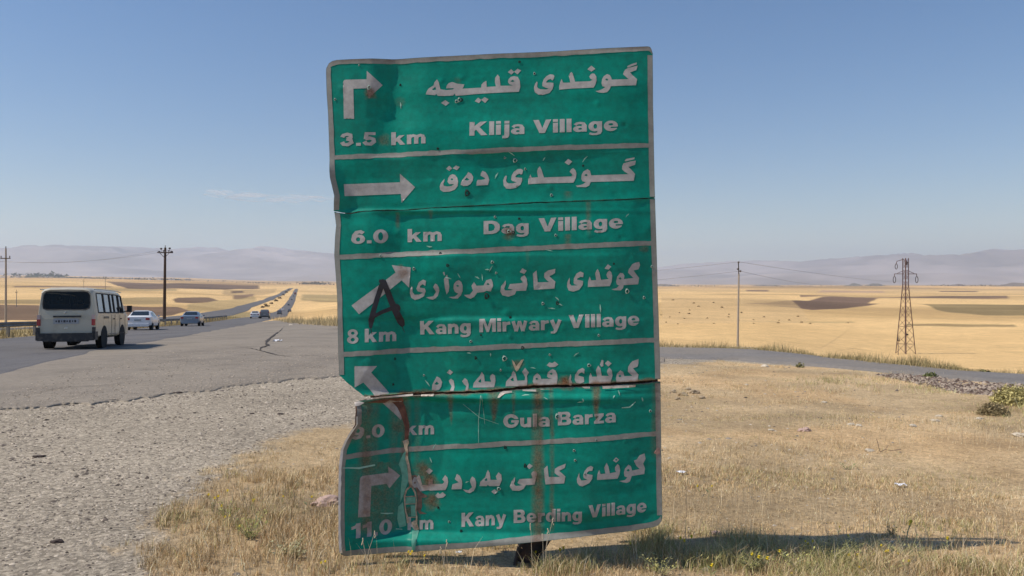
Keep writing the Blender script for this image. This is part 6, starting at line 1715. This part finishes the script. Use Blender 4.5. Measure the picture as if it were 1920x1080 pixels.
# twig
b = MB(); b.path([(0, 0, .0), (.05, 0, .02), (.13, .01, .012), (.22, .02, .02)], .004, 5); b.path([(0, 0, .0), (-.02, 0, .08), (-.035, 0, .13)], .003, 4); b.path([(.05, 0, .02), (.07, 0, .05)], .002, 4)
o = b.build('twig', mat('dead_twig', (.22, .15, .10), .9)); x, y = ground_ray(1650, 848, ground_h); o.location = (x, y, gz(x, y) + .005); tag(o, 'dead twig lying in the dry grass right of middle', 'twig')

# ---- far shrubs and trees
M_LEAF = mat_attr('shrub_leaves', .85, .2, 3)
ORD = ['leftmost', 'second from left', 'third from left', 'fourth from left', 'fifth from left', 'sixth from left', 'seventh from left', 'eighth from left', 'ninth from left', 'tenth from left', 'eleventh from left', 'twelfth from left']
def shrub(px, py, w, h, label, group, c=(.13, .10, .05), n=110, name='shrub', d=None, cat='shrub', leaf=.15):
    if d is None: x, y = ground_ray(px, py, ground_h)
    else: x, y = xcol(px, d), d
    s = math.hypot(x, y) / F; W = w * s; Hh = h * s; r = np.random.default_rng(int(px * 7 + py))
    P = r.normal(size=(n, 3)); P /= np.linalg.norm(P, axis=1)[:, None]; P *= (.55 + .45 * r.random(n))[:, None]
    P[:, 2] = np.abs(P[:, 2]); P = P * np.array([W / 2, W / 2, Hh]) * (.8 + .3 * r.random((n, 1)))
    sz = W * leaf; q = r.normal(size=(n, 3, 3)) * sz * .7; V = (P[:, None, :] + q).reshape(-1, 3); V[:, 2] = np.maximum(V[:, 2], 0)
    C = np.repeat(np.array(c) * (.6 + .9 * r.random((n, 1))), 3, 0)
    o = bpy.data.objects.new(name, mesh_np(name, V, np.arange(3 * n).reshape(n, 3), [M_LEAF], C)); link(o); o.location = (x, y, gz(x, y)); return tag(o, label, cat, group)
g1 = 'small dark shrubs scattered over the stubble right of the sign'
for (px, py) in [(1249, 604), (1262, 562), (1274, 586), (1271, 607), (1293, 581), (1283, 597), (1292, 588), (1326, 596), (1338, 567), (1339, 606), (1366, 594), (1367, 589), (1384, 600), (1413, 606), (1413, 599), (1432, 594), (1459, 605), (1461, 600), (1503, 604), (1496, 593), (1590, 605), (1310, 574), (1354, 576), (1240, 590), (1256, 594), (1301, 568), (1390, 586), (1480, 600), (1519, 606)]:
    shrub(px, py + 1, random.uniform(3.5, 6), random.uniform(1.4, 2.4), 'small dark shrub in the stubble field right of the sign', g1, c=(.24, .17, .085), n=60)
g2 = 'bushes in a row on the highway median'
for oi, (px, py, w) in enumerate([(492, 577, 8), (501, 575, 9), (509, 570, 7), (517, 565, 8), (524, 560, 8), (531, 554, 6), (537, 549, 6), (541, 545, 4), (498, 572, 7)]):
    shrub(px, py, w, 3.4, ['nearest', 'third nearest', 'fourth nearest', 'fifth nearest', 'sixth nearest', 'seventh nearest', 'eighth nearest', 'farthest', 'second nearest'][oi] + ' dark bush in the row on the highway median', g2, c=(.11, .08, .045), n=80)
shrub(1908, 758, 80, 30, 'yellow green bush at the right edge beyond the bare slope', None, c=(.42, .37, .16), n=4000, leaf=.03)
shrub(1862, 778, 50, 20, 'low brownish green bush left of the yellow green one', None, c=(.25, .20, .11), n=2500, leaf=.035)
shrub(1500, 689, 16, 9, 'small dark tuft on the near edge of the side road', None, c=(.17, .16, .07), n=90)
shrub(1745, 707, 22, 9, 'green tuft between the stony bank and the side road', None, c=(.17, .19, .07), n=120)
shrub(1845, 701, 20, 7, 'dark tuft on the far edge of the side road at right', None, c=(.15, .14, .06), n=120)
# far village: houses and tree belt
M_HW = mat('plastered_wall', (.50, .47, .43), .9, noise=.08, scale=.3); M_HR = mat('flat_roof', (.30, .26, .23), .9); M_WINF = mat('far_window', (.05, .06, .07), .4)
rv = random.Random(3)
def house(px, d, w, h, label, group, c=None):
    p = on(px, d); t = empty('house', p, rv.uniform(-.4, .4), label, 'house', group)
    b = MB(); b.box((0, 0, h / 2 - 1), (w, w * .8, h + 2)); b.build('wall', c or M_HW, t)
    b = MB(); b.box((0, 0, h + .25), (w * 1.06, w * .86, .5)); b.build('roof', M_HR, t)
    for i in range(max(1, int(w / 5))):
        b = MB(); b.box((-w / 2 + (i + .5) * w / max(1, int(w / 5)), -w * .4 - .05, h * .55), (1.6, .12, 1.6)); b.build('window', M_WINF, t)
M_WW = mat('white_wall', (.8, .8, .78), .8)
for i, px in enumerate([6, 22, 34, 70, 78, 87, 96, 104, 118, 133, 140, 150, 163, 172, 188, 199, 208, 221, 232, 246, 262, 281, 300, 322, 334, 352]):
    house(px, 5000 + rv.uniform(-400, 600), rv.uniform(16, 36), rv.uniform(7, 15), 'pale house in the far village on the left horizon', 'houses of the far village on the left', M_WW if px in (87, 322, 6) else None)
for px in [576, 588, 597, 606, 615, 1555, 1570, 1600, 1612, 1340, 1366]:
    house(px, 5200 + rv.uniform(-400, 600), rv.uniform(10, 20), rv.uniform(4, 8), 'small far building on the ' + ('horizon just left of the sign' if px < 700 else 'horizon right of the sign'), 'far buildings on the ' + ('horizon left of the sign' if px < 700 else 'horizon right of the sign'))
def belt(name, pts, h, n, c):
    X = []; Y = []; 
    P = np.array([[xcol(px, d), d] for px, d in pts]); t = rng.random(n) * (len(P) - 1); i = t.astype(int); f = (t - i)[:, None]
    Q = P[i] * (1 - f) + P[i + 1] * f + (rng.random((n, 2)) - .5) * np.array([30, 260])
    k = rng.random(n) < np.clip(.45 + 1.1 * fbm(Q[:, 0] / 160, Q[:, 1] / 400, 3, 230), 0, 1); Q = Q[k]; n = len(Q)
    z = ground_h(Q[:, 0], Q[:, 1]); hh = h * (.4 + .8 * rng.random(n)); sz = h * .8
    V = np.stack([Q[:, 0], Q[:, 1], z + hh * rng.random(n)], -1)[:, None, :] + rng.normal(size=(n, 3, 3)) * sz * .45
    C = np.repeat(np.array(c) * (.6 + .8 * rng.random((n, 1))), 3, 0)
    o = bpy.data.objects.new(name, mesh_np(name, V.reshape(-1, 3), np.arange(3 * n).reshape(n, 3), [M_LEAF], C)); link(o); tag(o, kind='stuff')
belt('tree_belt', [(-200, 5600), (0, 5600), (60, 5500), (110, 5400)], 26, 3000, (.045, .06, .035))
belt('tree_belt', [(60, 5200), (200, 5200), (330, 5200)], 11, 2600, (.06, .07, .04))
belt('tree_belt', [(330, 4700), (480, 4600), (540, 4600)], 7, 900, (.10, .08, .05))
belt('tree_belt', [(565, 4700), (640, 4700), (760, 4700)], 14, 1200, (.08, .07, .05))
belt('tree_belt', [(1240, 5000), (1400, 5000), (1660, 5000), (1920, 5000), (2100, 5000)], 9, 2600, (.09, .075, .055))
# low dark hills on the plain at the right
def hill(px, d, w, h, c, label):
    p = on(px, d); W = w / F * d; Hh = h / F * d; n = 28; V = []; Fs = []
    for i in range(n + 1):
        for j in range(13):
            u = i / n * 2 - 1; v = j / 12 * 2 - 1; k = max(0, 1 - u * u) ** 1.3 * max(0, 1 - v * v) ** 1.2
            V.append((u * W, v * W * .7, Hh * k * (1 + .35 * float(vnoise(u * 3 + px, v * 2)))- 4))
    for i in range(n):
        for j in range(12): Fs.append((i * 13 + j, (i + 1) * 13 + j, (i + 1) * 13 + j + 1, i * 13 + j + 1))
    o = bpy.data.objects.new('hill', mesh_py('hill', V, Fs, mat('hill_scrub', c, .95, noise=.3, scale=.004), True)); link(o); o.location = p; tag(o, kind='structure')
hill(1246, 5200, 36, 6, (.16, .13, .10), ''); hill(1600, 5600, 26, 6, (.14, .13, .11), ''); hill(1640, 5200, 22, 7, (.13, .12, .10), ''); hill(1900, 5000, 40, 8, (.15, .12, .10), ''); hill(1795, 5200, 22, 5, (.16, .13, .11), ''); hill(1440, 5600, 40, 4, (.18, .15, .12), '')

# ---- thin cloud streak left of the sign, far above the haze
def cloud_mat():
    m = bpy.data.materials.new('thin_cloud'); m.use_nodes = True; nt = m.node_tree; nt.nodes.clear(); L = nt.links.new
    d = nt.nodes.new('ShaderNodeBsdfTranslucent'); d.inputs[0].default_value = (.9, .9, .9, 1); d2 = nt.nodes.new('ShaderNodeBsdfDiffuse'); d2.inputs[0].default_value = (.9, .9, .9, 1)
    ad = nt.nodes.new('ShaderNodeMixShader'); L(d.outputs[0], ad.inputs[1]); L(d2.outputs[0], ad.inputs[2]); tr = nt.nodes.new('ShaderNodeBsdfTransparent')
    geo = nt.nodes.new('ShaderNodeNewGeometry'); mp = nt.nodes.new('ShaderNodeMapping'); mp.inputs['Scale'].default_value = (.0012, .0012, .02); L(geo.outputs['Position'], mp.inputs['Vector'])
    n = nt.nodes.new('ShaderNodeTexNoise'); n.inputs['Scale'].default_value = 1; n.inputs['Detail'].default_value = 6; L(mp.outputs[0], n.inputs['Vector'])
    mr = nt.nodes.new('ShaderNodeMapRange'); mr.inputs['From Min'].default_value = .38; mr.inputs['From Max'].default_value = .8; mr.inputs['To Max'].default_value = .45; L(n.outputs['Fac'], mr.inputs['Value'])
    mx = nt.nodes.new('ShaderNodeMixShader'); L(mr.outputs[0], mx.inputs[0]); L(tr.outputs[0], mx.inputs[1]); L(ad.outputs[0], mx.inputs[2])
    o = nt.nodes.new('ShaderNodeOutputMaterial'); L(mx.outputs[0], o.inputs['Surface']); return m
M_CL = cloud_mat()
for i, (px, py, w, h) in enumerate([(515, 371, 95, 5), (560, 374, 70, 5), (440, 366, 60, 3), (415, 360, 26, 2.5)]):
    dd = 24000; b = MB(); cx, cz = xcol(px, dd), zrow(py, dd)
    V = []; Fs = []; nU, nV = 30, 10
    for a in range(nU + 1):
        u = a / nU * 2 - 1; rr = math.sqrt(max(0, 1 - u * u)) * (.7 + .5 * float(vnoise(u * 4 + i * 5, 0))) + .001
        for k in range(nV):
            t = 2 * math.pi * k / nV; V.append((u * w / F * dd, math.cos(t) * rr * 900, math.sin(t) * rr * h / F * dd + u * 20))
    for a in range(nU):
        for k in range(nV): Fs.append((a * nV + k, (a + 1) * nV + k, (a + 1) * nV + (k + 1) % nV, a * nV + (k + 1) % nV))
    Fs.append(tuple(range(nV))[::-1]); Fs.append(tuple(range(nU * nV, (nU + 1) * nV)))
    o = bpy.data.objects.new('cloud', mesh_py('cloud', V, Fs, M_CL)); link(o); o.location = (cx, dd, cz); tag(o, kind='stuff')
